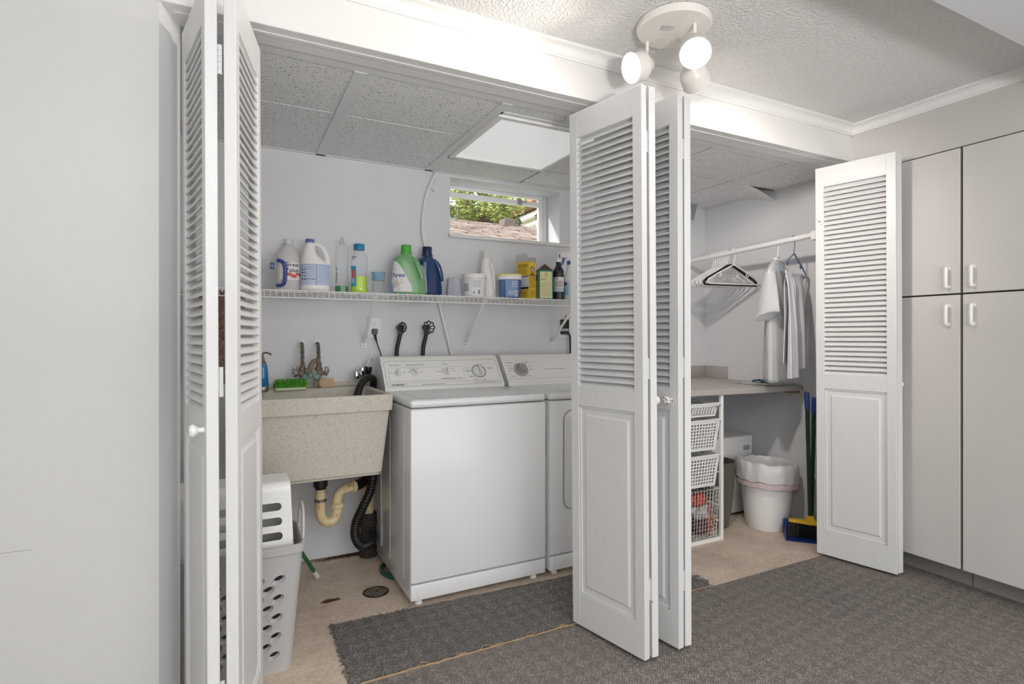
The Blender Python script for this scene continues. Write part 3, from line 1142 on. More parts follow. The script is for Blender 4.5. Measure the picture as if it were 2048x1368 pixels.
def machine(name, label, cat, x0, side):
    t = thing(name, label, cat, (x0, 2.36, 0))
    W = 0.686
    bm = BM()
    box(bm, 0, W, 0, 0.63, 0.028, 0.872, 0.010, 3)
    bd = obj('cabinet_body', bm, M['enamel_side'] if side else M['enamel'], t)
    bm = BM()
    box(bm, 0.0, W, -0.004, 0.635, 0.876, 0.912, 0.014, 3)
    obj('top', bm, M['enamel'], t)
    # console
    pf = [(0.450, 0.912), (0.452, 0.930), (0.562, 1.072), (0.575, 1.083), (0.63, 1.086), (0.642, 1.075), (0.642, 0.912)]
    bm = BM()
    prism(bm, pf, 'x', 0.004, W - 0.004)
    es = [e for e in bm.edges if abs(e.verts[0].co.x - e.verts[1].co.x) < 1e-6 and len(e.link_faces) == 2 and e.calc_face_angle(0) > 0.9]
    bmesh.ops.bevel(bm, geom=es, offset=0.010, segments=3, profile=0.5, affect='EDGES')
    cs = obj('console', bm, M['console'], t)
    # front panel with its toe band
    bm = BM()
    if side:
        box(bm, 0.003, W - 0.003, -0.003, 0.012, 0.108, 0.868, 0.0025, 2)
        box(bm, 0.003, W - 0.003, -0.0012, 0.012, 0.030, 0.100, 0.0025, 2)
    else:
        box(bm, 0.003, W - 0.003, -0.003, 0.012, 0.108, 0.868, 0.0025, 2)
        box(bm, 0.035, W - 0.035, -0.0045, 0.012, 0.030, 0.100, 0.004, 2)
        box(bm, 0.003, 0.031, -0.002, 0.012, 0.030, 0.100, 0.0025, 2)
    obj('front_panel', bm, M['enamel'], t)
    bm = BM(); box(bm, 0.004, W - 0.004, -0.0005, 0.012, 0.0995, 0.1085)
    obj('groove', bm, M['seam'], t)
    fm = BM()
    for x in (0.05, W - 0.05):
        for y in (0.04, 0.58):
            fb = BM(); cyl(fb, (x, y, 0), (x, y, 0.03), 0.018, 0.013, 12)
            obj('foot', fb, M['console'], t)
    fm.free()
    return t, cs


wa, wc = machine('washing_machine', 'white top-loading washing machine beside the speckled utility tub', 'washer', 0.703, True)
# panel line on the console, lettering, dials
f = console_pt(0.0)
loc = lambda px: px - 0.703
bm = BM()
def strip(bm, pts, wd):
    for (xa, ya), (xb, yb) in zip(pts, pts[1:]):
        dx, dy = xb - xa, yb - ya
        l = math.hypot(dx, dy)
        nx, ny = -dy / l * wd / 2, dx / l * wd / 2
        q = [f(xa + nx, ya + ny, -0.0006), f(xb + nx, yb + ny, -0.0006), f(xb - nx, yb - ny, -0.0006), f(xa - nx, ya - ny, -0.0006)]
        bm.faces.new([bm.verts.new(p) for p in q])
pp = round_rect(0.035, 0.455, -0.050, 0.036, 0.012)
strip(bm, pp + [pp[0]], 0.0014)
strip(bm, [(0.02, -0.062), (0.66, -0.062)], 0.0014)
pp = round_rect(0.018, 0.668, -0.083, 0.078, 0.02)
strip(bm, pp + [pp[0]], 0.0022)
obj('outline_print', bm, M['knob_grey'], wc)
ro = [(0.045, 0.105, 0.052, 0.005), (0.135, 0.235, 0.052, 0.005), (0.34, 0.375, 0.052, 0.005),
      (0.034, 0.055, 0.004, 0.004), (0.112, 0.126, 0.004, 0.004), (0.14, 0.155, 0.008, 0.004), (0.205, 0.22, 0.006, 0.004), (0.15, 0.165, 0.024, 0.004), (0.185, 0.2, 0.024, 0.004),
      (0.30, 0.335, 0.004, 0.004), (0.33, 0.345, 0.02, 0.004), (0.378, 0.40, 0.02, 0.004), (0.385, 0.41, 0.006, 0.004), (0.31, 0.44, -0.040, 0.003), (0.32, 0.40, -0.045, 0.003),
      (0.47, 0.49, 0.022, 0.004), (0.465, 0.505, 0.004, 0.004), (0.475, 0.49, -0.002, 0.004), (0.48, 0.51, -0.035, 0.005), (0.505, 0.525, -0.055, 0.004), (0.56, 0.575, -0.055, 0.004),
      (0.60, 0.64, 0.022, 0.004), (0.605, 0.63, 0.014, 0.004), (0.56, 0.58, 0.046, 0.004), (0.5, 0.64, -0.073, 0.004), (0.2, 0.33, -0.075, 0.004), (0.085, 0.12, -0.073, 0.003)]
obj('small_print', lines_bm(lambda x, y: f(x, y), ro, 2), M['grey_print'], wc, kind='stuff')
text_obj('lettering', 'KENMORE', 0.0135, lambda x, y: f(0.040 + x, -0.073 + y), M['dark_print'], wc, 'LEFT', 0.0003)
for px, rr, g in ((0.786, 0.019, -20), (0.876, 0.019, 28), (1.059, 0.019, -8)):
    dial(wc, loc(px), 0.0, rr, g)
bm = BM()
lathe_ax(bm, f(loc(1.25), 0.0), (0, -0.789, 0.615), [(0.044, 0), (0.044, 0.001), (0.036, 0.001), (0.036, 0)], 40, cap=False)
obj('dial_ring', bm, M['knob_grey'], wc)
dial(wc, loc(1.25), 0.0, 0.030, 4, tall=0.03)
# lid outline on the top
bm = BM()
pp = round_rect(0.06, 0.626, 0.03, 0.43, 0.03)
ring_skin(bm, [[(x, y, 0.9122) for x, y in pp], [(x, y, 0.9126) for x, y in pp]], cap=False)
ip = round_rect(0.063, 0.623, 0.033, 0.427, 0.028)
r1 = [bm.verts.new((x, y, 0.9126)) for x, y in pp]; r2 = [bm.verts.new((x, y, 0.9126)) for x, y in ip]
for i in range(len(pp)):
    j = (i + 1) % len(pp)
    bm.faces.new((r1[i], r1[j], r2[j], r2[i]))
obj('lid_seam', bm, M['knob_grey'], wa)
# pressed lines on the side
bm = BM()
for y in (0.10, 0.34, 0.52):
    box(bm, -0.0016, 0.002, y, y + 0.004, 0.10, 0.80, 0.0007, 1)
obj('side_rib', bm, M['enamel_side'], wa)

dr, dc = machine('clothes_dryer', 'white clothes dryer beside the washing machine, half hidden by louvred door', 'dryer', 1.408, False)
W = 0.686
bm = BM()
pp = round_rect(0.085, 0.60, 0.327, 0.819, 0.045, 6)
ring_skin(bm, [[(x, 0.0, z) for x, z in pp], [(x, -0.012, z) for x, z in pp]])
es = [e for e in bm.edges if all(abs(v.co.y + 0.012) < 1e-6 for v in e.verts)]
bmesh.ops.bevel(bm, geom=es, offset=0.005, segments=2, profile=0.5, affect='EDGES')
dd = obj('dryer_door', bm, M['enamel'], dr)
bm = BM()
po = round_rect(0.080, 0.605, 0.322, 0.824, 0.05, 6)
ring_skin(bm, [[(x, -0.0028, z) for x, z in po], [(x, -0.0042, z) for x, z in po]])
obj('door_gasket', bm, M['seam'], dr)
obj('catch_plate', bx(0.105, 0.125, -0.0045, 0, 0.185, 0.215, 0.001, 1), M['console'], dr)
bm = BM()
lathe_ax(bm, f(0.110, 0.0), (0, -0.789, 0.615), [(0.047, 0), (0.047, 0.001), (0.040, 0.001), (0.040, 0)], 40, cap=False)
obj('dial_ring', bm, M['knob_grey'], dc)
dial(dc, 0.110, 0.0, 0.036, 0, M['knob_grey'], 0.028)
ro = [(0.03, 0.07, 0.052, 0.005), (0.15, 0.18, 0.052, 0.005), (0.03, 0.058, 0.03, 0.004), (0.03, 0.058, 0.012, 0.004), (0.03, 0.058, -0.006, 0.004), (0.035, 0.062, -0.045, 0.004), (0.165, 0.19, 0.02, 0.004), (0.165, 0.19, -0.002, 0.004), (0.14, 0.165, -0.045, 0.004), (0.26, 0.42, 0.0, 0.004)]
obj('small_print', lines_bm(lambda x, y: f(x, y), ro, 5), M['grey_print'], dc, kind='stuff')
bm = BM(); strip(bm, [(0.02, -0.062), (0.66, -0.062)], 0.0014)
obj('outline_print', bm, M['knob_grey'], dc)

# ================================================================ UTILITY TUB
tb = thing('utility_tub', 'speckled beige stone-look laundry tub hung on the back wall', 'sink', (0.365, 2.81, 0.55))
TX, TY = 0.308, 0.288      # half sizes at the rim
bm = BM()
def rr(hx, hy, z, r=0.012, ox=0.0, oy=0.0): return [(x + ox, y + oy, z) for x, y in round_rect(-hx, hx, -hy, hy, r, 3)]
ring_skin(bm, [rr(TX - 0.045, TY - 0.035, 0.005, 0.02, 0, 0.034), rr(TX - 0.04, TY - 0.03, 0.0, 0.02, 0, 0.03)][::-1] + [
    rr(TX - 0.036, TY - 0.03, 0.012, 0.02, 0, 0.03), rr(TX - 0.010, TY - 0.012, 0.302, 0.015, 0, 0.01), rr(TX - 0.002, TY - 0.004, 0.304, 0.012, 0, 0.002), rr(TX, TY, 0.372, 0.012), rr(TX - 0.003, TY - 0.003, 0.376, 0.012),
    rr(TX - 0.026, TY - 0.070, 0.376, 0.02, 0, -0.046), rr(TX - 0.03, TY - 0.074, 0.37, 0.02, 0, -0.046), rr(TX - 0.06, TY - 0.11, 0.04, 0.03, 0, -0.02), rr(0.03, 0.03, 0.03, 0.02)], cap=True)
obj('basin', bm, M['tub'], tb, sharp=25)
bm = BM(); box(bm, -TX, TX, TY - 0.012, TY + 0.001, 0.376, 0.398, 0.003, 1)
obj('backsplash_lip', bm, M['tub'], tb)

# drain pipe under the tub
M['abs_cream'] = speckle('aged_cream_pipe', srgb(224, 205, 160), srgb(232, 216, 176), srgb(190, 160, 110), 40, 0.4)
pt = thing('drain_trap', 'cream plastic drain trap hanging under the utility tub', 'pipe', (0.397, 2.85, 0.40))
bm = BM()
cyl(bm, (0, 0, 0.152), (0, 0, 0.058), 0.034, 0.034, 20)
cyl(bm, (0, 0, 0.058), (0, 0, 0.044), 0.029, 0.026, 20)
obj('strainer_nut', bm, M['black'], pt)
bm = BM()
tube(bm, [(0, 0, 0.12), (0, 0, 0.02)], 0.021, 16)
P_ = [(0, 0, 0.03)] + [(0.04 - 0.04 * math.cos(a), 0, -0.07 - 0.055 * math.sin(a)) for a in [R(i * 18) for i in range(11)]] + [(0.08, 0, -0.045)]
tube(bm, P_, 0.0245, 16)
obj('tailpiece', bm, M['abs_cream'], pt)
bm = BM()
tube(bm, smooth_path([(0.08, 0, -0.05), (0.08, 0.0, -0.01), (0.10, 0.005, 0.02), (0.13, 0.01, 0.03), (0.175, 0.02, 0.034)], 5), 0.0245, 16)
obj('trap_arm', bm, M['abs_cream'], pt)
bm = BM(); lathe_ax(bm, (0, 0, -0.018), (0, 0, 1), [(0.026, 0), (0.029, 0.002), (0.029, 0.012), (0.026, 0.014)], 20)
obj('slip_nut', bm, M['steel'], pt)
bm = BM(); lathe_ax(bm, (0.08, 0, -0.058), (0, 0, 1), [(0.028, 0), (0.033, 0.003), (0.033, 0.022), (0.028, 0.025)], 10)
obj('slip_nut', bm, M['abs_cream'], pt)
bm = BM(); lathe_ax(bm, (0.150, 0.015, 0.031), (1, 0.2, 0.05), [(0.026, 0), (0.031, 0.003), (0.031, 0.020), (0.026, 0.022)], 18)
obj('slip_nut', bm, M['abs_cream'], pt)
bm = BM(); tube(bm, smooth_path([(0.168, 0.019, 0.033), (0.22, 0.07, 0.035), (0.262, 0.16, 0.035)], 5), 0.027, 14)
obj('rubber_coupling', bm, M['black'], pt)

sp = thing('standpipe', 'cream vertical drain pipe with black base behind the ribbed hose', 'pipe', (0.672, 3.045, 0))
bm = BM(); cyl(bm, (0, 0, 0.23), (0, 0, 0.62), 0.030, n=18)
lathe_ax(bm, (0, 0, 0.30), (0, 0, 1), [(0.030, 0), (0.035, 0.004), (0.035, 0.03), (0.030, 0.034)], 18)
lathe_ax(bm, (0, 0, 0.42), (0, 0, 1), [(0.030, 0), (0.035, 0.004), (0.035, 0.03), (0.030, 0.034)], 18)
obj('upright', bm, M['abs_cream'], sp)
M['cast'] = speckle('rusty_cast_iron', srgb(52, 46, 42), srgb(80, 66, 56), srgb(28, 26, 25), 70, 0.8)
bm = BM(); lathe(bm, [(0.047, 0.0), (0.047, 0.05), (0.042, 0.06), (0.040, 0.16), (0.048, 0.17), (0.048, 0.215), (0.044, 0.235), (0.030, 0.236)], 20)
obj('iron_base', bm, M['cast'], sp)

hs_ = thing('drain_hose', 'thick black ribbed washer hose curling under the utility tub', 'hose', (0.66, 2.9, 0.5))
bm = BM()
hp = smooth_path([(-0.005, -0.02, 0.12), (0.0, -0.02, 0.0), (-0.012, -0.02, -0.10), (-0.055, -0.02, -0.19), (-0.086, -0.02, -0.26), (-0.088, -0.015, -0.33), (-0.055, 0.0, -0.385), (0.000, 0.03, -0.392), (0.022, 0.10, -0.36)], 12)
tube(bm, hp, 0.0235, 12, rib=0.06)
obj('ribbed_tube', bm, M['black'], hs_)

# floor drain
M['grate'] = speckle('dirty_iron', srgb(118, 106, 96), srgb(140, 126, 114), srgb(70, 62, 56), 60, 0.8)
fd = thing('floor_drain', 'small round iron floor drain in the stained concrete', 'drain', (0.608, 2.592, 0.0))
bm = BM(); lathe(bm, [(0.060, 0.0), (0.060, 0.0015), (0.055, 0.002), (0.051, 0.0015), (0.0001, 0.0015)], 36)
obj('plate', bm, M['cast'], fd)
bm = BM()
for i in range(-4, 5):
    for j in range(-4, 5):
        x, y = i * 0.0115, j * 0.0115
        if x * x + y * y < 0.048 ** 2:
            box(bm, x - 0.0042, x + 0.0042, y - 0.0042, y + 0.0042, 0.001, 0.0042, 0.001, 1)
obj('grate', bm, M['grate'], fd, kind='stuff')

gh = thing('hose_coil', 'dark green coiled hose end poking from under the washer', 'hose', (0.745, 2.77, 0.012))
bm = BM()
pts = [(0.062 * math.cos(t) , 0.10 * math.sin(t), 0.004 * t / 6.28) for t in [i * 2 * PI / 40 for i in range(41)]]
tube(bm, pts, 0.012, 10)
bm2 = bm
obj('coil', bm2, mat('green_hose', srgb(22, 84, 64), 0.35), gh)

# ================================================================ TUB FAUCET AND THINGS ON THE TUB
M['brass'] = speckle('corroded_brass', srgb(122, 108, 92), srgb(150, 136, 116), srgb(84, 76, 68), 90, 0.55)
M['verdigris'] = speckle('verdigris', srgb(136, 164, 156), srgb(168, 188, 178), srgb(104, 124, 116), 80, 0.8)
M['pipe_metal'] = speckle('tarnished_pipe', srgb(104, 92, 80), srgb(130, 118, 102), srgb(76, 68, 60), 60, 0.5)
fc = thing('tub_faucet', 'corroded wall faucet with turquoise deposits above the utility tub', 'faucet', (0.372, 2.99, 0.93))
def rel(p): return (p[0] - 0.372, p[1] - 2.99, p[2] - 0.93)
for px, pz in ((0.335, 1.150), (0.414, 1.150)):
    bm = BM()
    tube(bm, smooth_path([rel((px, 3.099, pz + 0.006)), rel((px, 3.06, pz + 0.004)), rel((px - 0.002, 3.03, pz - 0.02)), rel((px - 0.004, 3.005, 1.06)), rel((px - 0.006, 2.995, 1.03))], 5), 0.0085, 12)
    for k in range(3):
        z = 1.115 - 0.027 * k
        lathe_ax(bm, rel((px - 0.003, 3.022 - 0.008 * k, z)), (0, 0.25, -1), [(0.0085, 0), (0.0105, 0.002), (0.0105, 0.007), (0.0085, 0.009)], 12)
    obj('supply_pipe', bm, M['pipe_metal'], fc)
    bm = BM(); lathe_ax(bm, rel((px, 3.099, pz + 0.006)), (0, -1, 0), [(0.020, 0), (0.019, 0.003), (0.011, 0.006), (0.0001, 0.006)], 24)
    obj('wall_flange', bm, M['white_plastic'], fc)
for sx, px in ((-1, 0.329), (1, 0.408)):
    bm = BM()
    lathe_ax(bm, rel((px, 2.993, 0.985)), (0, 0.05, 1), [(0.010, 0), (0.016, 0.006), (0.018, 0.02), (0.015, 0.034), (0.020, 0.036), (0.020, 0.048), (0.013, 0.05), (0.012, 0.062), (0.009, 0.064)], 12)
    lathe_ax(bm, rel((px, 2.993, 1.005)), (sx, -0.25, 0.0), [(0.014, 0), (0.014, 0.02), (0.011, 0.022), (0.011, 0.030)], 12)
    obj('valve_body', bm, M['brass'], fc)
    bm = BM()
    lathe_ax(bm, rel((px + sx * 0.028, 2.986, 1.004)), (sx, -0.25, 0), [(0.010, 0), (0.016, 0.004), (0.017, 0.012), (0.010, 0.016), (0.0001, 0.017)], 14)
    h = BM(); tube(h, smooth_path([rel((px + sx * 0.036, 2.985, 1.0)), rel((px + sx * 0.040, 2.982, 1.02)), rel((px + sx * 0.036, 2.984, 1.038))], 4), [0.008 + 0.003 * math.sin(i * .4) for i in range(9)], 10)
    h.to_mesh(_m := bpy.data.meshes.new('t')); bm.from_mesh(_m); bpy.data.meshes.remove(_m); h.free()
    obj('handle', bm, M['chrome'], fc)
    bm = BM(); tube(bm, smooth_path([rel((px + 0.004 * sx, 2.99, 0.99)), rel((px - 0.004, 2.985, 0.962)), rel((px + 0.002, 2.99, 0.931))], 4), [0.009, 0.008, 0.0075, 0.008, 0.007, 0.006, 0.006, 0.008, 0.012], 10)
    obj('leg', bm, M['brass'], fc)
bm = BM()
tube(bm, smooth_path([rel((0.335, 2.985, 0.992)), rel((0.352, 2.975, 0.984)), rel((0.372, 2.972, 1.0)), rel((0.392, 2.975, 0.988)), rel((0.408, 2.985, 0.996))], 5), [0.013 + 0.006 * math.sin(i * 0.9) for i in range(21)], 12)
tube(bm, smooth_path([rel((0.360, 2.975, 1.0)), rel((0.372, 2.97, 1.014)), rel((0.385, 2.975, 1.0))], 4), 0.016, 10)
obj('bridge', bm, M['verdigris'], fc, label='bridge caked with turquoise deposits')
bm = BM()
tube(bm, smooth_path([rel((0.408, 2.985, 1.03)), rel((0.408, 2.978, 1.055)), rel((0.392, 2.965, 1.068)), rel((0.372, 2.955, 1.058)), rel((0.361, 2.95, 1.03)), rel((0.360, 2.95, 1.008))], 6), 0.0125, 14)
obj('spout', bm, M['brass'], fc)

# soap pump, brush pad, wooden block
so = thing('soap_dispenser', 'slim blue soap pump bottle at the left rear of the utility tub', 'bottle', (0.142, 2.935, 0.926))
M['soap_blue'] = mat('blue_liquid_soap', srgb(22, 118, 172), 0.15, Coat_Weight=0.5)
bm = BM(); lathe(bm, [(0.0001, 0.0), (0.026, 0.0), (0.027, 0.003), (0.027, 0.022), (0.026, 0.024)], 24)
obj('base', bm, M['steel'], so)
bm = BM(); lathe(bm, [(0.026, 0.024), (0.027, 0.026), (0.024, 0.10), (0.020, 0.128), (0.015, 0.137), (0.0001, 0.137)], 24)
obj('bottle', bm, M['soap_blue'], so)
bm = BM(); lathe(bm, [(0.016, 0.136), (0.016, 0.142), (0.009, 0.148), (0.009, 0.164), (0.0045, 0.165), (0.0045, 0.185), (0.0001, 0.185)], 18)
tube(bm, smooth_path([(0, 0, 0.185), (0.018, -0.01, 0.188), (0.032, -0.018, 0.182), (0.036, -0.02, 0.176)], 4), 0.0045, 8)
obj('pump', bm, M['brass'], so)

M['green_bristle'] = speckle('green_bristles', srgb(88, 168, 52), srgb(126, 196, 84), srgb(58, 122, 34), 140, 0.5)
gb = thing('scrub_pad', 'bright green bristled scrubbing pad lying behind the utility tub', 'brush', (0.270, 2.985, 0.926), R(6))
bm = BM(); prism(bm, round_rect(-0.075, 0.075, -0.035, 0.035, 0.015), 'z', 0, 0.012)
obj('backing', bm, mat('pale_brush_back', srgb(206, 214, 180), 0.5), gb)
bm = BM(); rnd = random.Random(5)
for i in range(620):
    x, y = rnd.uniform(-.072, .072), rnd.uniform(-.033, .033)
    l = rnd.uniform(0.028, 0.046); dx, dy = rnd.gauss(0, .008), rnd.gauss(-.006, .008)
    cyl(bm, (x, y, 0.010), (x + dx, y + dy, 0.010 + l), 0.0022, 0.0006, 4)
obj('bristles', bm, M['green_bristle'], gb, kind='stuff')
wb = obj('wooden_block', bx(-0.048, 0.048, -0.013, 0.013, 0, 0.044, 0.003, 2), speckle('bare_pine', srgb(206, 178, 142), srgb(218, 194, 162), srgb(182, 150, 112), 18, 0.7), None, (0.445, 3.055, 0.926), (0, 0, R(-2)))
tag(wb, 'small tan wooden block leaning behind the corroded faucet', 'block')

# hose end hooked in the tub, chrome coupling
dh = thing('tub_hose', 'smooth black hose hooked over the right end of the utility tub', 'hose', (0.655, 2.93, 0.93))
bm = BM()
tube(bm, smooth_path([(0.040, 0.10, -0.02), (0.032, 0.06, 0.03), (0.000, 0.02, 0.045), (-0.040, -0.02, 0.028), (-0.075, -0.06, -0.03), (-0.088, -0.09, -0.12)], 8), 0.019, 14)
obj('hose_end', bm, M['black'], dh)
bf = thing('hose_sprayer', 'chrome faucet head with black body lying by the washer console', 'faucet', (0.640, 3.03, 0.985))
bm = BM()
lathe_ax(bm, (-0.038, -0.02, 0.012), (0.05, -0.1, -1), [(0.0001, -0.012), (0.015, -0.010), (0.017, 0), (0.017, 0.016), (0.015, 0.018), (0.013, 0.03), (0.0001, 0.031)], 18)
obj('nozzle', bm, M['chrome'], bf)
bm = BM()
tube(bm, smooth_path([(-0.035, -0.02, 0.012), (-0.012, -0.015, -0.008), (0.008, -0.01, -0.030)], 5), [0.012 - 0.0004 * i for i in range(11)], 12)
lathe_ax(bm, (-0.004, 0.0, 0.02), (0.02, -.1, 1), [(0.012, -0.035), (0.015, -0.02), (0.019, 0.012), (0.017, 0.02), (0.0001, 0.022)], 16)
obj('neck', bm, M['chrome'], bf)
bm = BM()
lathe_ax(bm, (0.024, -0.005, -0.03), (0.05, 0, 1), [(0.008, 0), (0.010, 0.03), (0.021, 0.05), (0.021, 0.074), (0.0001, 0.076)], 16)
obj('grip', bm, M['black_gloss'], bf)
wl = obj('cord_loop', tube(BM(), smooth_path([(0.70, 3.06, 1.06), (0.688, 3.05, 1.075), (0.672, 3.045, 1.05), (0.668, 3.04, 1.02), (0.682, 3.04, 1.0), (0.70, 3.05, 0.99)], 6), 0.004, 8), M['knob_white'])
tag(wl, 'looped cream cord hanging behind the washer console', 'cord')

# ================================================================ WIRING AND PLUMBING ON THE BACK WALL
def outlet(label, x, z, w=0.074, h=0.118, gang=1):
    t = thing('wall_outlet', label, 'outlet', (x, YB, z))
    obj('cover_plate', bx(-w / 2, w / 2, -0.007, 0.001, -h / 2, h / 2, 0.003, 2), M['white_plastic'], t)
    for s in (1, -1):
        bm = BM()
        ring_skin(bm, [[(a, yy, b) for a, b in round_rect(-0.016, 0.016, s * 0.021 - 0.0145, s * 0.021 + 0.0145, 0.009, 4)] for yy in (-0.006, -0.0095)])
        r = obj('receptacle', bm, M['white_plastic'], t)
        bm = BM()
        box(bm, -0.008, -0.0055, -0.0098, -0.009, s * 0.021 - 0.002, s * 0.021 + 0.007)
        box(bm, 0.0055, 0.008, -0.0098, -0.009, s * 0.021 - 0.002, s * 0.021 + 0.007)
        lathe_ax(bm, (0, -0.0098, s * 0.021 - 0.008), (0, 1, 0), [(0.0026, 0), (0.0026, 0.001)], 10)
        obj('slots', bm, M['black'], r)
    return t


outlet('white wall outlet with a black plug, left of the water valves', 0.716, 1.243)
pl = thing('power_plug', 'black plug and thin cord in the outlet left of the water valves', 'plug', (0.716, 3.09, 1.222))
bm = BM()
ring_skin(bm, [[(x, -0.004 - q, z) for x, z in round_rect(-0.0145 * s, 0.0145 * s, -0.017, 0.014, 0.004, 3)] for q, s in ((0, 1), (0.02, 0.95), (0.026, 0.8))])
obj('plug_body', bm, M['black_gloss'], pl)
bm = BM(); tube(bm, smooth_path([(0, -0.018, -0.014), (0.004, -0.022, -0.045), (0.016, -0.022, -0.085), (0.034, -0.02, -0.135), (0.05, -0.02, -0.18)], 5), [0.009 - 0.006 * min(1, i / 8) for i in range(21)], 8)
obj('cord', bm, M['black'], pl)

outlet('white wall outlet with black adapters beside the folding door edge', 1.962, 1.247, 0.095, 0.125)
pa = thing('power_adapter', 'black power adapter block in the outlet above the dryer', 'plug', (1.953, 3.088, 1.275))
obj('adapter_body', bx(-0.026, 0.026, -0.03, 0, -0.03, 0.03, 0.004, 2), M['black_gloss'], pa)
obj('cord', tube(BM(), smooth_path([(0, -0.02, 0.03), (0.004, -0.025, 0.055), (0.018, -0.025, 0.05), (0.026, -0.02, 0.02), (0.03, -0.015, -0.05), (0.052, -0.01, -0.09), (0.06, -0.01, -0.14)], 5), 0.0022, 6), M['black'], pa)
pd = thing('dryer_plug', 'flat black dryer plug with thick cord under the power adapter', 'plug', (1.958, 3.088, 1.218))
bm = BM(); prism(bm, round_rect(-0.028, 0.022, -0.011, 0.011, 0.006), 'y', -0.028, 0)
obj('plug_body', bm, M['black_gloss'], pd)
obj('cord', tube(BM(), smooth_path([(0.015, -0.018, 0.002), (0.03, -0.02, -0.02), (0.034, -0.02, -0.08), (0.036, -0.018, -0.16)], 6), 0.0062, 8), M['black'], pd)

# washer shut-off valves with scalloped wheels
M['valve_blue'] = mat('dark_blue_wheel', srgb(22, 28, 52), 0.35)
def valve(label, x, z, big, tilt):
    t = thing('water_valve', label, 'valve', (x, YB, z), 0, 'washer water valves')
    bm = BM()
    lathe_ax(bm, (0, 0.0, 0), (0, -1, 0), [(0.018, 0), (0.017, 0.003), (0.010, 0.006), (0.010, 0.03), (0.015, 0.032), (0.016, 0.055), (0.011, 0.06), (0.007, 0.075)], 14)
    lathe_ax(bm, (0, -0.042, -0.006), (-0.12, 0, -1), [(0.012, 0), (0.013, 0.012), (0.017, 0.014), (0.017, 0.030), (0.013, 0.032)], 12)
    obj('valve_body', bm, M['brass'], t)
    bm = BM()
    c = Vector((-0.002, -0.082, 0.0)); d = Vector(tilt).normalized()
    _, u, v_ = basis(d)
    pts = []
    for i in range(64):
        a = 2 * PI * i / 64
        r = big * (1 + 0.10 * math.cos(8 * a))
        pts.append(c + u * r * math.cos(a) + v_ * r * math.sin(a))
    tube(bm, pts, 0.0036, 8, loop=True)
    for i in range(8):
        a = 2 * PI * (i + .5) / 8
        tube(bm, [c + u * 0.006 * math.cos(a) + v_ * .006 * math.sin(a) - d * .003, c + (u * math.cos(a) + v_ * math.sin(a)) * big * 0.94], 0.0026, 6)
    lathe_ax(bm, c - d * 0.006, d, [(0.009, 0), (0.011, 0.004), (0.008, 0.010), (0.0001, 0.011)], 14)
    obj('hand_wheel', bm, M['valve_blue'], t)
    bm = BM()
    tube(bm, smooth_path([(-0.004, -0.042, -0.036), (-0.012, -0.042, -0.07), (-0.022, -0.040, -0.12), (-0.023, -0.038, -0.18), (-0.020, -0.036, -0.24)], 5), 0.0115, 12)
    obj('supply_hose', bm, M['black'], t)


valve('dark blue wheel valve with black hose, the nearer one to the outlet with the plug', 0.858, 1.244, 0.026, (0.55, -1, 0.05))
valve('dark blue wheel valve with black hose, the one nearer the white conduit', 1.010, 1.245, 0.033, (0.1, -1, 0.02))

cd = obj('conduit', tube(BM(), smooth_path([(1.075, 3.087, 2.148), (1.045, 3.087, 2.085), (1.012, 3.087, 1.985), (0.994, 3.087, 1.84), (1.004, 3.087, 1.74), (1.036, 3.087, 1.60), (1.09, 3.087, 1.406), (1.14, 3.087, 1.21), (1.185, 3.087, 1.04)], 6), 0.0115, 14), M['pvc'])
tag(cd, 'white plastic conduit curving down the back wall behind the navy bottle', 'pipe')
tag(obj('conduit_clip', tube(BM(), [(1.035, 3.10, 2.05), (1.035, 3.072, 2.055), (1.062, 3.072, 2.045), (1.062, 3.10, 2.04)], 0.004, 6), M['pvc']), 'small white clip holding the top of the conduit', 'clip')

# ================================================================ WIRE SHELF
SZ = 1.415
sh = thing('wire_shelf', 'long white wire shelf above the tub, washer and dryer', 'shelf', (0, 0, 0))
SX0, SX1 = -0.55, 2.115
bm = BM()
for y, z in ((2.80, SZ - 0.006), (2.80, SZ - 0.040), (2.90, SZ - 0.006), (3.00, SZ - 0.006), (3.065, SZ - 0.006)):
    cyl(bm, (SX0, y, z), (SX1, y, z), 0.0031, n=8)
obj('long_rail', bm, M['white_wire'], sh)
wm = BM()
tube(wm, [(0, 3.066, SZ - 0.0015), (0, 2.803, SZ - 0.0015), (0, 2.7965, SZ - 0.006), (0, 2.7965, SZ - 0.042)], 0.0015, 5)
me = mesh_of('cross_wire', wm, M['white_wire'])
for i in range(int((SX1 - SX0) / 0.0262)):
    obj('cross_wire', me, None, sh, (SX0 + 0.01 + i * 0.0262, 0, 0))
for xb in (0.657, 1.262, 1.866):
    bm = BM()
    d = Vector((0.0, -0.285, 0.235)); p = Vector((xb, 3.096, 1.155))
    nb = d.normalized(); sd = Vector((1, 0, 0)); up = nb.cross(sd)
    ring_skin(bm, [[p + d * t + sd * a * 0.0075 + up * b * 0.003 for a, b in ((-1, -1), (1, -1), (1, 1), (-1, 1))] for t in (0, 1)])
    box(bm, xb - 0.014, xb + 0.014, 3.094, 3.1, 1.130, 1.165, 0.001, 1)
    br = obj('bracket', bm, M['white_wire'], sh)
    bm = BM(); lathe_ax(bm, (xb, 3.094, 1.143), (0, -1, 0), [(0.0038, 0), (0.003, 0.002), (0.0001, 0.0022)], 10)
    obj('screw', bm, M['dark_print'], br)
wh = thing('wire_hanger', 'bent dark wire hanger dangling from the shelf above the outlet', 'hanger', (1.975, 2.80, 1.37))
M['dark_wire'] = mat('dark_wire', srgb(70, 66, 66), 0.4, 0.7)
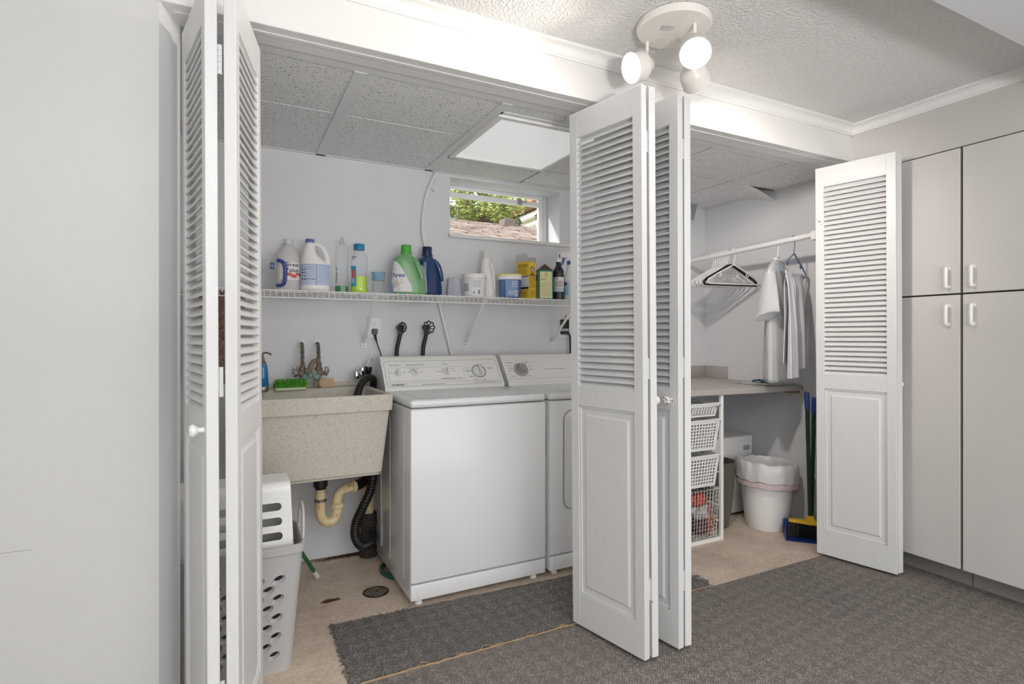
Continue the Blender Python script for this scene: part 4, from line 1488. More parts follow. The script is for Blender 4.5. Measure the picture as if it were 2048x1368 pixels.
obj('hook_wire', tube(BM(), smooth_path([(-0.005, -0.003, 0.046), (0.01, -0.004, 0.046), (0.022, -0.004, 0.03), (0.01, -0.004, 0.012), (-0.03, 0.0, -0.03), (-0.06, 0.02, -0.065), (-0.075, 0.05, -0.082)], 5), 0.0022, 6), M['dark_wire'], wh)
obj('loop_wire', tube(BM(), smooth_path([(0.012, -0.004, 0.02), (0.018, 0, -0.02), (0.03, 0.02, -0.06), (0.026, 0.02, -0.09), (0.036, 0.02, -0.11), (0.046, 0.02, -0.095), (0.046, 0.02, -0.065), (0.03, 0.02, -0.052), (0.022, 0.02, -0.062)], 5), 0.0022, 6), M['dark_wire'], wh)

# ================================================================ THINGS ON THE SHELF
Z0 = SZ + 0.0005
def face(x, y): return -math.asin(x / math.hypot(x, y))
M['white_jug'] = mat('white_jug_plastic', srgb(236, 233, 230), 0.35)
M['label_white'] = mat('label_paper', srgb(226, 224, 226), 0.5)
M['label_blue'] = mat('label_pale_blue', srgb(188, 200, 222), 0.5)
M['navy_print'] = mat('navy_print', srgb(46, 62, 118), 0.5)
M['red_print'] = mat('red_print', srgb(206, 92, 70), 0.5)
M['green_jug'] = mat('green_jug_plastic', srgb(118, 168, 116), 0.3, Coat_Weight=0.2)
M['green_cap'] = mat('green_cap_plastic', srgb(76, 172, 66), 0.35)
M['navy_jug'] = mat('navy_jug_plastic', srgb(24, 58, 104), 0.22, Coat_Weight=0.3)
M['navy_cap'] = mat('navy_cap_plastic', srgb(26, 40, 76), 0.3)
M['cap_blue'] = mat('cap_blue_plastic', srgb(30, 128, 178), 0.3)
M['sky_blue'] = mat('sky_blue_plastic', srgb(60, 150, 200), 0.3)
F = -PI / 2              # the side that faces the viewer in local coordinates


def cap_bm(z, r, h, n=36, cx=0, cy=0, ribs=True):
    bm = BM()
    rings = []
    for zz, rr_ in ((z, r), (z + h * 0.1, r), (z + h * 0.9, r * 0.98), (z + h, r * 0.92)):
        rings.append([(cx + rr_ * (1 + (0.02 if (j % 2 and ribs) else 0)) * math.cos(2 * PI * j / n), cy + rr_ * (1 + (0.02 if (j % 2 and ribs) else 0)) * math.sin(2 * PI * j / n), zz) for j in range(n)])
    return ring_skin(bm, rings)


def flat(parent, name, fn, w, h, mt, n=6):
    """a rectangular print w x h centred on fn(0,0)"""
    bm = BM()
    r = [[bm.verts.new(fn(-w / 2 + w * i / n, s * h / 2)) for i in range(n + 1)] for s in (-1, 1)]
    for i in range(n): bm.faces.new((r[0][i], r[0][i + 1], r[1][i + 1], r[1][i]))
    return obj(name, bm, mt, parent)


# 1 measuring pitcher
x, y = 0.158, 2.885
t = thing('pitcher', 'clear plastic pitcher with a dark blue handle, leftmost on the wire shelf', 'pitcher', (x, y, Z0), face(x, y) + R(18))
bm = BM()
lathe(bm, [(0.0001, 0.001), (0.040, 0.001), (0.043, 0.004), (0.049, 0.150), (0.0505, 0.155), (0.048, 0.155), (0.041, 0.006), (0.0001, 0.006)], 32)
obj('jar', bm, M['clear'], t)
bm = BM()
hpts = smooth_path([(0.042, 0, 0.146), (0.070, 0, 0.142), (0.084, 0, 0.125), (0.087, 0, 0.085), (0.082, 0, 0.040), (0.066, 0, 0.025), (0.043, 0, 0.024)], 5)
tube(bm, hpts, 0.0088, 10)
obj('handle', bm, mat('dark_blue_handle', srgb(32, 54, 132), 0.3), t)
lf_ = Loft([(0, 0, 0, .043, .043, 2), (.15, 0, 0, .049, .049, 2)])
obj('square_label', lf_.label(F - 0.02, F + 0.42, 0.095, 0.125), M['navy_print'], t)
fn = lf_.wrap(F + 0.20, 0.11, 0.047)
bm = BM()
for i in range(4):
    a = i * PI / 2
    c = [(0.002 * math.cos(a), 0.002 * math.sin(a)), (0.006 * math.cos(a - .35), 0.006 * math.sin(a - .35)), (0.009 * math.cos(a), 0.009 * math.sin(a)), (0.006 * math.cos(a + .35), 0.006 * math.sin(a + .35))]
    bm.faces.new([bm.verts.new(fn(*q)) for q in c])
obj('label_star', bm, M['label_white'], t)

# 2 vinegar jug
x, y = 0.262, 2.985
t = thing('vinegar_jug', 'translucent plastic vinegar jug without cap behind the blue-handled pitcher', 'jug', (x, y, Z0), face(x, y))
lf_ = Loft(smooth_keys([(0, 0, 0, .060, .060, 2.6), (.006, 0, 0, .066, .066, 2.6), (.05, 0, 0, .067, .067, 2.5), (.145, 0, 0, .067, .067, 2.4), (.185, 0, 0, .056, .056, 2.2), (.215, 0, 0, .036, .036, 2), (.232, 0, 0, .021, .021, 2), (.238, 0, 0, .018, .018, 2)], 3))
obj('body', lf_.mesh(32), M['milky'], t)
bm = BM(); lathe(bm, [(0.018, 0.237), (0.023, 0.238), (0.023, 0.243), (0.019, 0.245), (0.019, 0.258), (0.021, 0.259), (0.021, 0.264), (0.016, 0.264), (0.015, 0.24)], 24)
obj('neck_ring', bm, M['milky'], t)
obj('label', lf_.label(F - 0.55, F + 1.1, 0.055, 0.140, shape=None), M['label_white'], t)
text_obj('lettering', 'Great\nValue', 0.027, lf_.wrap(F + 0.22, 0.116, 0.068), M['dark_print'], t, bold=0.0004)
bm = BM(); rnd = random.Random(2)
fn = lf_.wrap(F + 0.3, 0.076, 0.068)
for k in range(7):
    cx_, cy_, r_ = rnd.uniform(-.020, .018), rnd.uniform(-.010, .010), rnd.uniform(.006, .011)
    bm.faces.new([bm.verts.new(Vector(fn(cx_ + r_ * math.cos(a), cy_ + r_ * .9 * math.sin(a))) + Vector((0, -0.0001 * k, 0))) for a in [i * PI / 5 for i in range(10)]])
obj('fruit_print', bm, M['red_print'], t)
flat(t, 'blue_band', lf_.wrap(F + 0.82, 0.083, 0.068), 0.018, 0.010, M['navy_print'])

# 3 bleach jug
x, y = 0.383, 2.925
t = thing('bleach_jug', 'white handled bleach jug with blue printed label and small blue cap', 'jug', (x, y, Z0), face(x, y))
lf_ = Loft(smooth_keys([(0, 0, 0, .064, .046, 2.8), (.006, 0, 0, .069, .05, 2.8), (.06, 0, 0, .0715, .052, 2.7), (.138, 0, 0, .072, .052, 2.6), (.160, -.015, 0, .054, .046, 2.4), (.190, -.028, 0, .036, .040, 2.2), (.220, -.028, 0, .029, .031, 2), (.240, -.026, 0, .022, .022, 2), (.246, -.026, 0, .019, .019, 2)], 3))
obj('body', lf_.mesh(36), M['white_jug'], t)
bm = BM()
tube(bm, smooth_path([(-0.022, 0, 0.236), (0.006, 0, 0.240), (0.034, 0, 0.222), (0.050, 0, 0.192), (0.057, 0, 0.160), (0.055, 0, 0.130)], 6), [0.011 + 0.005 * (i / 30) for i in range(31)], 14)
obj('handle', bm, M['white_jug'], t)
obj('cap', cap_bm(0.245, 0.0215, 0.018, cx=-0.026), mat('dusty_blue_cap', srgb(92, 108, 168), 0.35), t)
obj('label', lf_.label(F - 1.30, F + 1.25, 0.030, 0.134, n=24), M['label_blue'], t)
fn = lf_.wrap(F, 0.082, 0.062)
bm = lines_bm(fn, [(-.062, .066, .050, .0016), (-.062, 0.0, -.022, .003), (-.062, 0.0, .037, .0016), (0.0012, .0022, 0, .1)], 3)
obj('rules', bm, M['navy_print'], t, kind='stuff')
bm = lines_bm(fn, [(-.06, -.045, .025 - .016 * k, .006) for k in range(4)] + [(-.04, -.034, .025 - .016 * k, .007) for k in range(4)], 8)
obj('pictograms', bm, M['navy_print'], t, kind='stuff')
bm = lines_bm(fn, [(0.006, .06, .040 - .007 * k, .0016) for k in range(12)] + [(-.028, -.004, .03 - .008 * k, .0016) for k in range(6)], 4)
obj('small_print', bm, mat('pale_blue_print', srgb(120, 136, 180), 0.5), t, kind='stuff')

# 4 dish soap with a green remainder
x, y = 0.512, 2.925
t = thing('dish_soap_bottle', 'tall clear bottle with a little dark green soap at the bottom', 'bottle', (x, y, Z0), face(x, y))
K = [(0, 0, 0, .030, .02, 2.4), (.004, 0, 0, .0345, .024, 2.4), (.03, 0, 0, .034, .024, 2.3), (.10, 0, 0, .030, .022, 2.2), (.17, 0, 0, .033, .024, 2.2), (.215, 0, 0, .032, .024, 2.1), (.240, 0, 0, .022, .019, 2), (.252, 0, 0, .013, .013, 2)]
lf_ = Loft(smooth_keys(K, 3))
obj('body', lf_.mesh(28), M['clear'], t)
K2 = [(0.001, 0, 0, .029, .019, 2.4), (.005, 0, 0, .033, .0225, 2.4), (.0345, 0, 0, .0325, .0225, 2.3)]
obj('liquid', Loft(K2).mesh(28), mat('green_soap', srgb(16, 116, 66), 0.1, Coat_Weight=0.4), t)
obj('cap', cap_bm(0.250, 0.0145, 0.014, 24), M['frosted'], t)
bm = BM(); lathe(bm, [(0.0095, 0.263), (0.0085, 0.283), (0.0001, 0.285)], 18)
obj('spout', bm, M['frosted'], t)
obj('label', lf_.label(F - 1.2, F - 0.55, 0.045, 0.145, shape=lambda u, v: (u * (1 - 0.75 * v), v)), mat('grey_green_label', srgb(176, 186, 180), 0.5), t)
bm = lines_bm(lf_.wrap(F - 0.9, 0.08, 0.03), [(-.006, .006, .02 - .011 * k, .0035) for k in range(5)], 6)
obj('small_print', bm, M['dark_print'], t, kind='stuff')
bm = lf_.label(F - 1.2, F - 0.75, 0.115, 0.150, shape=lambda u, v: (u * (1 - v), v))
obj('dark_corner', bm, M['dark_print'], t)

# 5 cleaner with blue cap
x, y = 0.599, 2.925
t = thing('cleaner_bottle', 'clear bottle half full of yellow-green cleaner with a blue cap', 'bottle', (x, y, Z0), face(x, y))
K = [(0, 0, 0, .040, .028, 2.6), (.004, 0, 0, .043, .031, 2.6), (.03, 0, 0, .041, .03, 2.5), (.09, 0, 0, .0385, .029, 2.4), (.165, 0, 0, .043, .031, 2.3), (.195, 0, 0, .040, .030, 2.2), (.218, 0, 0, .027, .025, 2), (.226, 0, 0, .022, .022, 2)]
lf_ = Loft(smooth_keys(K, 3))
obj('body', lf_.mesh(32), M['clear'], t)
K2 = [(0.001, 0, 0, .039, .027, 2.6), (.005, 0, 0, .0418, .0295, 2.6), (.03, 0, 0, .0398, .0287, 2.5), (.088, 0, 0, .0372, .0278, 2.4)]
obj('liquid', Loft(K2).mesh(32), mat('yellow_green_cleaner', srgb(190, 222, 40), 0.12, Coat_Weight=0.4), t)
bm = cap_bm(0.226, 0.0275, 0.030, 40)
es = []
obj('cap', bm, M['cap_blue'], t)
obj('label', lf_.label(F - 1.25, F - 0.30, 0.035, 0.140), M['sky_blue'], t)
fn = lf_.wrap(F - 0.75, 0.10, 0.042)
flat(t, 'label_band', fn, 0.020, 0.045, M['red_print'])
bm = lines_bm(fn, [(-.010, .010, -.028 - .009 * k, .005) for k in range(3)], 7)
obj('small_print', bm, M['label_white'], t, kind='stuff')
bm = lines_bm(lf_.wrap(F - .6, .18, .04), [(-.012, .012, .006, .006), (-.012, .006, -.004, .004)], 3)
obj('raised_print', bm, M['navy_print'], t, kind='stuff')

# 6 clear cup with a blue rim
x, y = 0.697, 2.92
t = thing('clear_cup', 'small clear cup with pale blue rim beside the green detergent jug', 'cup', (x, y, Z0), 0)
bm = BM(); lathe(bm, [(0.0001, 0.001), (0.034, 0.001), (0.036, 0.004), (0.033, 0.075), (0.031, 0.08), (0.029, 0.075), (0.033, 0.006), (0.0001, 0.005)], 12)
obj('glass', bm, M['clear'], t)
bm = BM(); lathe(bm, [(0.033, 0.072), (0.034, 0.108), (0.0385, 0.110), (0.0385, 0.114), (0.031, 0.114), (0.030, 0.075)], 32)
obj('rim', bm, clear_mat('blue_clear_plastic', (0.62, 0.80, 0.90), 0.4, 0.1, (0.42, 0.66, 0.80)), t)

# 7 green detergent jug, 8 navy detergent jug
def detergent(name, label, x, y, body, cap, w, capz, rz, with_text):
    t = thing(name, label, 'jug', (x, y, Z0), rz)
    s = w / 0.095
    keys = [(0, 0, 0, .088 * s, .046, 2.8), (.006, 0, 0, .093 * s, .050, 2.8), (.06, 0, 0, .095 * s, .052, 2.6), (.11, -.004 * s, 0, .086 * s, .050, 2.5), (.155, -.012 * s, 0, .074 * s, .048, 2.5), (.190, -.020 * s, 0, .062 * s, .046, 2.5), (.206, -.020 * s, 0, .050 * s, .040, 2.4), (.214, -.014 * s, 0, .036, .034, 2), (.222, -.012 * s, 0, .031, .031, 2)]
    lf = Loft(smooth_keys(keys, 4))
    obj('body', lf.mesh(40), body, t)
    # grip recess and its bar on the right shoulder
    bm = BM()
    tube(bm, smooth_path([(0.014 * s, -0.030, 0.200), (0.040 * s, -0.040, 0.172), (0.058 * s, -0.044, 0.130), (0.070 * s, -0.046, 0.085)], 6), [0.010 + 0.006 * math.sin(i / 18 * PI) for i in range(19)], 12)
    obj('grip', bm, body, t)
    bm = cap_bm(0.220, 0.0315, 0.012, 40, -0.012 * s, 0, False)
    obj('collar', bm, cap, t)
    obj('cap', cap_bm(0.231, 0.0275, 0.040, 40, -0.012 * s), cap, t)
    return t, lf


x, y = 0.862, 2.93
t, lf_ = detergent('detergent_jug', 'green laundry detergent jug with bright green cap', x, y, M['green_jug'], M['green_cap'], 0.093, 0.22, face(x, y) + R(6), True)
obj('label', lf_.label(F - 1.30, F + 0.08, 0.016, 0.178, n=16, m=8, shape=lambda u, v: (u * (0.25 + 0.75 * math.sqrt(max(0, 1 - (v * 0.98) ** 1.8))), v)), M['label_white'], t)
text_obj('lettering', 'Purex', 0.031, lf_.wrap(F - 0.64, 0.103, 0.075), M['navy_print'], t, bold=0.0006)
bm = BM(); rnd = random.Random(12)
fn = lf_.wrap(F - 0.62, 0.050, 0.075)
for k in range(9):
    cx_, cy_ = rnd.uniform(-.014, .018), rnd.uniform(-.024, .022)
    for j in range(5):
        a = j * 2 * PI / 5
        q = [(cx_, cy_), (cx_ + .008 * math.cos(a - .4), cy_ + .008 * math.sin(a - .4)), (cx_ + .011 * math.cos(a), cy_ + .011 * math.sin(a)), (cx_ + .008 * math.cos(a + .4), cy_ + .008 * math.sin(a + .4))]
        bm.faces.new([bm.verts.new(Vector(fn(*p)) + Vector((0, -.0002 * k, 0))) for p in q])
obj('flower_print', bm, mat('blossom_print', srgb(206, 196, 178), 0.5), t, kind='stuff')
bm = BM(); fn = lf_.wrap(F - 1.0, 0.05, 0.075)
for sx in (-.022, -.012, -.002):
    bm.faces.new([bm.verts.new(fn(sx + .007 * math.cos(a), -.008 + .026 * math.sin(a) + sx)) for a in [i * PI / 6 for i in range(12)]])
obj('drop_print', bm, mat('light_blue_print', srgb(150, 186, 220), 0.5), t)
bm = BM()
for q in ([(-.004, .034), (.026, .026), (.028, .030), (-.003, .038)], [(.0, .022), (.03, .010), (.031, .015), (.002, .027)]):
    bm.faces.new([bm.verts.new(lf_.wrap(F - .7, .05, .075)(*p)) for p in q])
obj('leaf_print', bm, mat('leaf_green_print', srgb(140, 158, 90), 0.5), t)

x, y = 0.996, 2.99
t, lf_ = detergent('detergent_jug', 'navy blue detergent jug with dark cap beside the green jug', x, y, M['navy_jug'], M['navy_cap'], 0.080, 0.22, face(x, y) + R(36), False)
obj('label', lf_.label(F - 1.3, F - 0.45, 0.016, 0.165, n=12, m=8, shape=lambda u, v: (u * (0.3 + 0.7 * math.sqrt(max(0, 1 - (v * 0.98) ** 1.8))), v)), mat('grey_violet_label', srgb(160, 160, 176), 0.5), t)
bm = lines_bm(lf_.wrap(F - .95, .07, .07), [(-.012, .012, .04 - .018 * k, .010) for k in range(5)], 5)
obj('small_print', bm, M['navy_cap'], t, kind='stuff')
t.scale = (1, 1, 1.03)

# 9 frosted container
x, y = 1.128, 2.93
t = thing('frosted_tumbler', 'frosted lilac plastic tumbler upside down next to white tub', 'container', (x, y, Z0), face(x, y))
bm = BM(); lathe(bm, [(0.050, 0.0005), (0.051, 0.004), (0.042, 0.100), (0.039, 0.105), (0.0001, 0.106)], 8)
obj('cup', bm, M['frosted'], t, sharp=20)

# 10 white tub
x, y = 1.241, 2.905
t = thing('white_tub', 'round white lidded tub with grey printed label', 'tub', (x, y, Z0), face(x, y))
lf_ = Loft([(0, 0, 0, .057, .057, 2), (.004, 0, 0, .060, .060, 2), (.108, 0, 0, .066, .066, 2)])
obj('body', lf_.mesh(40), M['white_jug'], t)
bm = BM(); lathe(bm, [(0.067, 0.104), (0.070, 0.105), (0.070, 0.126), (0.066, 0.130), (0.0001, 0.130)], 40)
obj('lid', bm, M['white_plastic'], t)
bm = BM(); lathe(bm, [(0.0668, 0.100), (0.0695, 0.1005), (0.0695, 0.103), (0.0668, 0.1035)], 40, cap=False)
obj('rim', bm, M['white_plastic'], t)
obj('label', lf_.label(F - 1.1, F + 0.75, 0.012, 0.096, n=20), mat('tub_label', srgb(232, 230, 232), 0.5), t)
fn = lf_.wrap(F + 0.22, 0.058, 0.064)
obj('small_print', lines_bm(fn, [(-.022, .024, .030 - .0055 * k, .0022) for k in range(7)], 9), M['grey_print'], t, kind='stuff')
flat(t, 'barcode_patch', lf_.wrap(F + 0.42, 0.027, 0.064), 0.014, 0.022, M['grey_print'])
bm = lf_.label(F - 1.1, F - 0.55, 0.03, 0.075, n=8)
obj('picture_print', bm, mat('label_picture', srgb(150, 156, 168), 0.5), t)
flat(t, 'mark', lf_.wrap(F - 0.05, 0.022, 0.064), 0.006, 0.010, M['dark_print'])

# 11 white slim jug
x, y = 1.366, 2.99
t = thing('white_bottle', 'tall plain white bottle standing behind the two tubs', 'bottle', (x, y, Z0), face(x, y))
lf_ = Loft(smooth_keys([(0, 0, 0, .046, .034, 2.6), (.006, 0, 0, .050, .037, 2.6), (.06, 0, 0, .050, .037, 2.5), (.13, -.006, 0, .041, .035, 2.4), (.19, -.012, 0, .033, .032, 2.2), (.222, -.012, 0, .030, .030, 2), (.236, -.012, 0, .026, .026, 2)], 4))
obj('body', lf_.mesh(32), M['white_jug'], t)
bm = BM(); tube(bm, smooth_path([(0.012, -0.026, 0.21), (0.026, -0.030, 0.16), (0.034, -0.034, 0.10), (0.036, -0.035, 0.05)], 5), 0.009, 10)
obj('grip', bm, M['white_jug'], t)
obj('cap', cap_bm(0.237, 0.0225, 0.048, 36, -0.012), mat('grey_white_cap', srgb(214, 216, 214), 0.4), t)
obj('collar', cap_bm(0.232, 0.027, 0.008, 36, -0.012, 0, False), M['white_jug'], t)

# 12 blue tub with a pale yellow lid
x, y = 1.466, 2.905
t = thing('detergent_tub', 'blue printed tub with white band and yellow-edged lid', 'tub', (x, y, Z0), face(x, y))
lf_ = Loft([(0, 0, 0, .058, .050, 3.2), (.004, 0, 0, .061, .053, 3.2), (.110, 0, 0, .068, .058, 3.2)])
obj('body', lf_.mesh(44), mat('blue_tub', srgb(66, 92, 150), 0.35), t)
bm = BM(); Lf = Loft([(.108, 0, 0, .0695, .0595, 3.2), (.130, 0, 0, .0705, .0605, 3.2)])
obj('white_band', Lf.mesh(44), M['white_plastic'], t)
Lf = Loft([(.130, 0, 0, .071, .061, 3.2), (.138, 0, 0, .071, .061, 3.2), (.141, 0, 0, .066, .056, 3.2)])
obj('lid', Lf.mesh(44), mat('pale_yellow_lid', srgb(232, 224, 130), 0.4), t)
obj('label_panel', lf_.label(F - 0.22, F + 0.60, 0.008, 0.104, n=12), mat('mid_blue_panel', srgb(124, 152, 192), 0.45), t)
bm = lf_.label(F - 1.3, F - 0.25, 0.004, 0.108, n=12, m=6, shape=lambda u, v: (min(1, u * 0.8 + 0.2 * v), v))
obj('picture_print', bm, mat('blue_picture', srgb(84, 118, 158), 0.45), t)
bm = lines_bm(lf_.wrap(F + 0.22, 0.08, 0.064), [(-.010, .022, .016 - .010 * k, .003) for k in range(4)] + [(-.016, .008, -.038 - .006 * k, .002) for k in range(4)], 4)
obj('small_print', bm, M['label_white'], t, kind='stuff')
flat(t, 'barcode_patch', lf_.wrap(F + 0.50, 0.026, 0.064), 0.022, 0.034, M['label_white'])
obj('barcode', lines_bm(lf_.wrap(F + 0.50, 0.026, 0.0646), [(-.008 + .003 * k, -.0065 + .003 * k, 0, .026) for k in range(6)], 2), M['dark_print'], t, kind='stuff')

# 13 yellow box with torn white flaps
x, y = 1.590, 2.93
t = thing('yellow_box', 'yellow powder carton with torn white top flaps standing open', 'box', (x, y, Z0), face(x, y) + R(34))
M['yellow_card'] = mat('yellow_card', srgb(232, 196, 62), 0.55)
W2, D2, H2 = 0.048, 0.034, 0.222
bm = BM()
for a in ((-W2, W2, -D2, -D2 + .001), (-W2, W2, D2 - .001, D2), (-W2, -W2 + .001, -D2, D2), (W2 - .001, W2, -D2, D2)):
    box(bm, a[0], a[1], a[2], a[3], 0, H2)
box(bm, -W2, W2, -D2, D2, 0, 0.001)
xform(bm, Matrix.Rotation(R(-34 - 4), 4, 'Z'))
RM = Matrix.Rotation(R(-34 - 4), 4, 'Z')
RMb = Matrix.Rotation(0, 4, 'Z')
bm.free()
# wide face turned to the left, narrow face to the viewer
t.rotation_euler[2] = face(x, y) + R(50)
W2, D2 = 0.034, 0.046       # local: narrow face looks along -y, wide one along -x
bm = BM()
for a in ((-W2, W2, -D2, -D2 + .001), (-W2, W2, D2 - .001, D2), (-W2, -W2 + .001, -D2, D2), (W2 - .001, W2, -D2, D2)):
    box(bm, a[0], a[1], a[2], a[3], 0, H2)
box(bm, -W2, W2, -D2, D2, 0, 0.001)
obj('carton', bm, M['yellow_card'], t)
def flap(x0, y0, x1, y1, out, h, skew):
    bm = BM()
    p0, p1 = Vector((x0, y0, H2)), Vector((x1, y1, H2))
    o_ = Vector(out)
    rows = []
    for i in range(4):
        k = i / 3
        a = p0 + o_ * k * h + Vector((0, 0, k * h)) + (p1 - p0) * skew * k
        b_ = p1 + o_ * k * h * 1.15 + Vector((0, 0, k * h * 1.12)) - (p1 - p0) * skew * .4 * k
        rows.append([a, (a + b_) / 2 + o_ * .004 * (i % 2), b_])
    ring_skin(bm, rows, cap=False, closed=False)
    bmesh.ops.solidify(bm, geom=bm.faces[:], thickness=0.0008)
    obj('flap', bm, M['white_plastic'], t)
flap(-W2, D2, -W2, -D2, (-0.1, 0.15, 0), 0.045, 0.12)
flap(W2, -D2, W2, D2, (0.55, 0.1, 0), 0.035, 0.1)
flap(-W2, D2, W2, D2, (0.1, 0.4, 0), 0.040, 0.1)
fr = lambda a, b_: (a, -D2 - 0.0006, 0.11 + b_)
lt = lambda a, b_: (-W2 - 0.0006, -a, 0.11 + b_)
flat(t, 'label_patch', lambda a, b_: lt(a, b_ - 0.008), 0.090, 0.062, M['label_white'])
flat(t, 'dark_band', lambda a, b_: lt(a, b_ + 0.024), 0.092, 0.007, M['navy_print'])
flat(t, 'dark_band', lambda a, b_: lt(a, b_ - 0.044), 0.092, 0.011, M['navy_cap'])
obj('small_print', lines_bm(lt, [(-.036, .038, .095 - .007 * k, .004) for k in range(3)] + [(-.036, .03, .07 - .007 * k, .003) for k in range(5)] + [(-.03, .03, -.062 - .008 * k, .003) for k in range(5)], 5), mat('brown_print', srgb(120, 96, 30), 0.5), t, kind='stuff')
obj('small_print', lines_bm(fr, [(-.026, .026, .036 - .006 * k, .0025) for k in range(14)] + [(-.026, .026, -.058 - .006 * k, .0025) for k in range(7)], 6), bpy.data.materials['brown_print'], t, kind='stuff')
def disc_bm(fn, r0, r1, n=28):
    bm = BM()
    a = [bm.verts.new(fn(r1 * math.cos(2 * PI * i / n), r1 * math.sin(2 * PI * i / n))) for i in range(n)]
    if r0 <= 0: bm.faces.new(a)
    else:
        b_ = [bm.verts.new(fn(r0 * math.cos(2 * PI * i / n), r0 * math.sin(2 * PI * i / n))) for i in range(n)]
        for i in range(n): bm.faces.new((a[i], a[(i + 1) % n], b_[(i + 1) % n], b_[i]))
    return bm
em = lambda a, b_: (a, -D2 - 0.0009, 0.176 + b_)
obj('emblem_disc', disc_bm(em, 0, 0.019), M['label_white'], t)
em2 = lambda a, b_: (a, -D2 - 0.0012, 0.176 + b_)
obj('emblem_ring', disc_bm(em2, 0.0125, 0.019), mat('emblem_red', srgb(150, 60, 56), 0.5), t)
bm = BM()        # the bent arm and hammer inside the ring
for poly in ([(-.008, -.008), (-.003, -.009), (.002, -.002), (-.002, .002), (-.006, -.002)], [(-.002, .002), (.002, -.002), (.0055, .005), (.003, .008)], [(-.004, .007), (.008, .004), (.009, .008), (-.003, .0105)]):
    bm.faces.new([bm.verts.new(em2(*p)) for p in poly])
obj('emblem_figure', bm, bpy.data.materials['emblem_red'], t)
obj('emblem_caption', lines_bm(em2, [(-.018, .018, -.026, .006), (-.024, .024, -.034, .006)], 2), M['dark_print'], t, kind='stuff')

# 14 green carton with a dark gabled top
x, y = 1.705, 2.915
t = thing('green_carton', 'green-edged cream carton with a dark brown folded top', 'box', (x, y, Z0), face(x, y) + R(16))
W2, D2, H2 = 0.045, 0.040, 0.176
obj('carton', bx(-W2, W2, -D2, D2, 0, H2, 0.001, 1), mat('green_card', srgb(34, 128, 98), 0.5), t)
bm = BM()
pk = 0.045
vs = [bm.verts.new(p) for p in ((-W2, -D2, H2), (W2, -D2, H2), (W2, D2, H2), (-W2, D2, H2), (0, -D2 * .5, H2 + pk * .9), (0, D2 * .5, H2 + pk * .9))]
for q in ((0, 1, 4), (1, 2, 5, 4), (2, 3, 5), (3, 0, 4, 5), (3, 2, 1, 0)): bm.faces.new([vs[i] for i in q])
obj('folded_top', bm, mat('brown_card', srgb(74, 62, 56), 0.55), t)
fr = lambda a, b_: (a, -D2 - 0.0007, 0.088 + b_)
flat(t, 'front_label', fr, 0.074, 0.160, mat('cream_label', srgb(222, 218, 164), 0.5))
fr2 = lambda a, b_: (a, -D2 - 0.0010, 0.088 + b_)
obj('small_print', lines_bm(fr2, [(-.03, .03, .012 - .0065 * k, .0018) for k in range(13)], 3), mat('tan_print', srgb(178, 160, 116), 0.5), t, kind='stuff')
obj('heading_print', lines_bm(fr2, [(-.03, 0.0, .032, .005), (-.012, .012, .046, .002)], 4), bpy.data.materials['green_card'], t, kind='stuff')
obj('crest_print', disc_bm(lambda a, b_: fr2(a, b_ + .062), 0.004, 0.008, 6), M['red_print'], t)
sd = lambda a, b_: (-W2 - 0.0007, -a, 0.088 + b_)
flat(t, 'side_label', sd, 0.062, 0.158, mat('ochre_label', srgb(208, 180, 86), 0.5))
sd2 = lambda a, b_: (-W2 - 0.0010, -a, 0.088 + b_)
flat(t, 'side_picture', lambda a, b_: sd2(a, b_ + .046), 0.050, 0.040, mat('brown_red_picture', srgb(130, 66, 46), 0.5))
obj('side_print', lines_bm(sd2, [(-.026, .026, .012 - .018 * k, .004) for k in range(5)], 4), M['dark_print'], t, kind='stuff')

# 15 brown peroxide bottle
x, y = 1.800, 2.905
t = thing('brown_bottle', 'dark brown round bottle with white cap and red printed label', 'bottle', (x, y, Z0), face(x, y))
lf_ = Loft(smooth_keys([(0, 0, 0, .030, .030, 2), (.004, 0, 0, .034, .034, 2), (.16, 0, 0, .034, .034, 2), (.185, 0, 0, .032, .032, 2), (.205, 0, 0, .020, .020, 2), (.215, 0, 0, .0155, .0155, 2), (.235, 0, 0, .015, .015, 2)], 3))
obj('body', lf_.mesh(32), mat('brown_bottle', srgb(44, 34, 34), 0.25), t)
obj('cap', cap_bm(0.234, 0.0175, 0.018, 32), M['white_plastic'], t)
obj('label', lf_.label(F - 1.4, F + 1.4, 0.050, 0.140, n=20), M['label_white'], t)
obj('label_foot', lf_.label(F - 1.4, F + 1.4, 0.050, 0.074, n=20, off=0.0012), mat('grey_blue_label', srgb(178, 190, 206), 0.5), t)
fn = lf_.wrap(F, 0.1, 0.034)
obj('red_lines', lines_bm(fn, [(-.028, .03, .014 - .0065 * k, .0032) for k in range(6)], 3), bpy.data.materials['emblem_red'], t, kind='stuff')
obj('dark_lines', lines_bm(fn, [(-.03, -.016, .032, .008), (-.010, -.004, .030, .012), (-.03, -.018, .022, .004)], 3), M['dark_print'], t, kind='stuff')

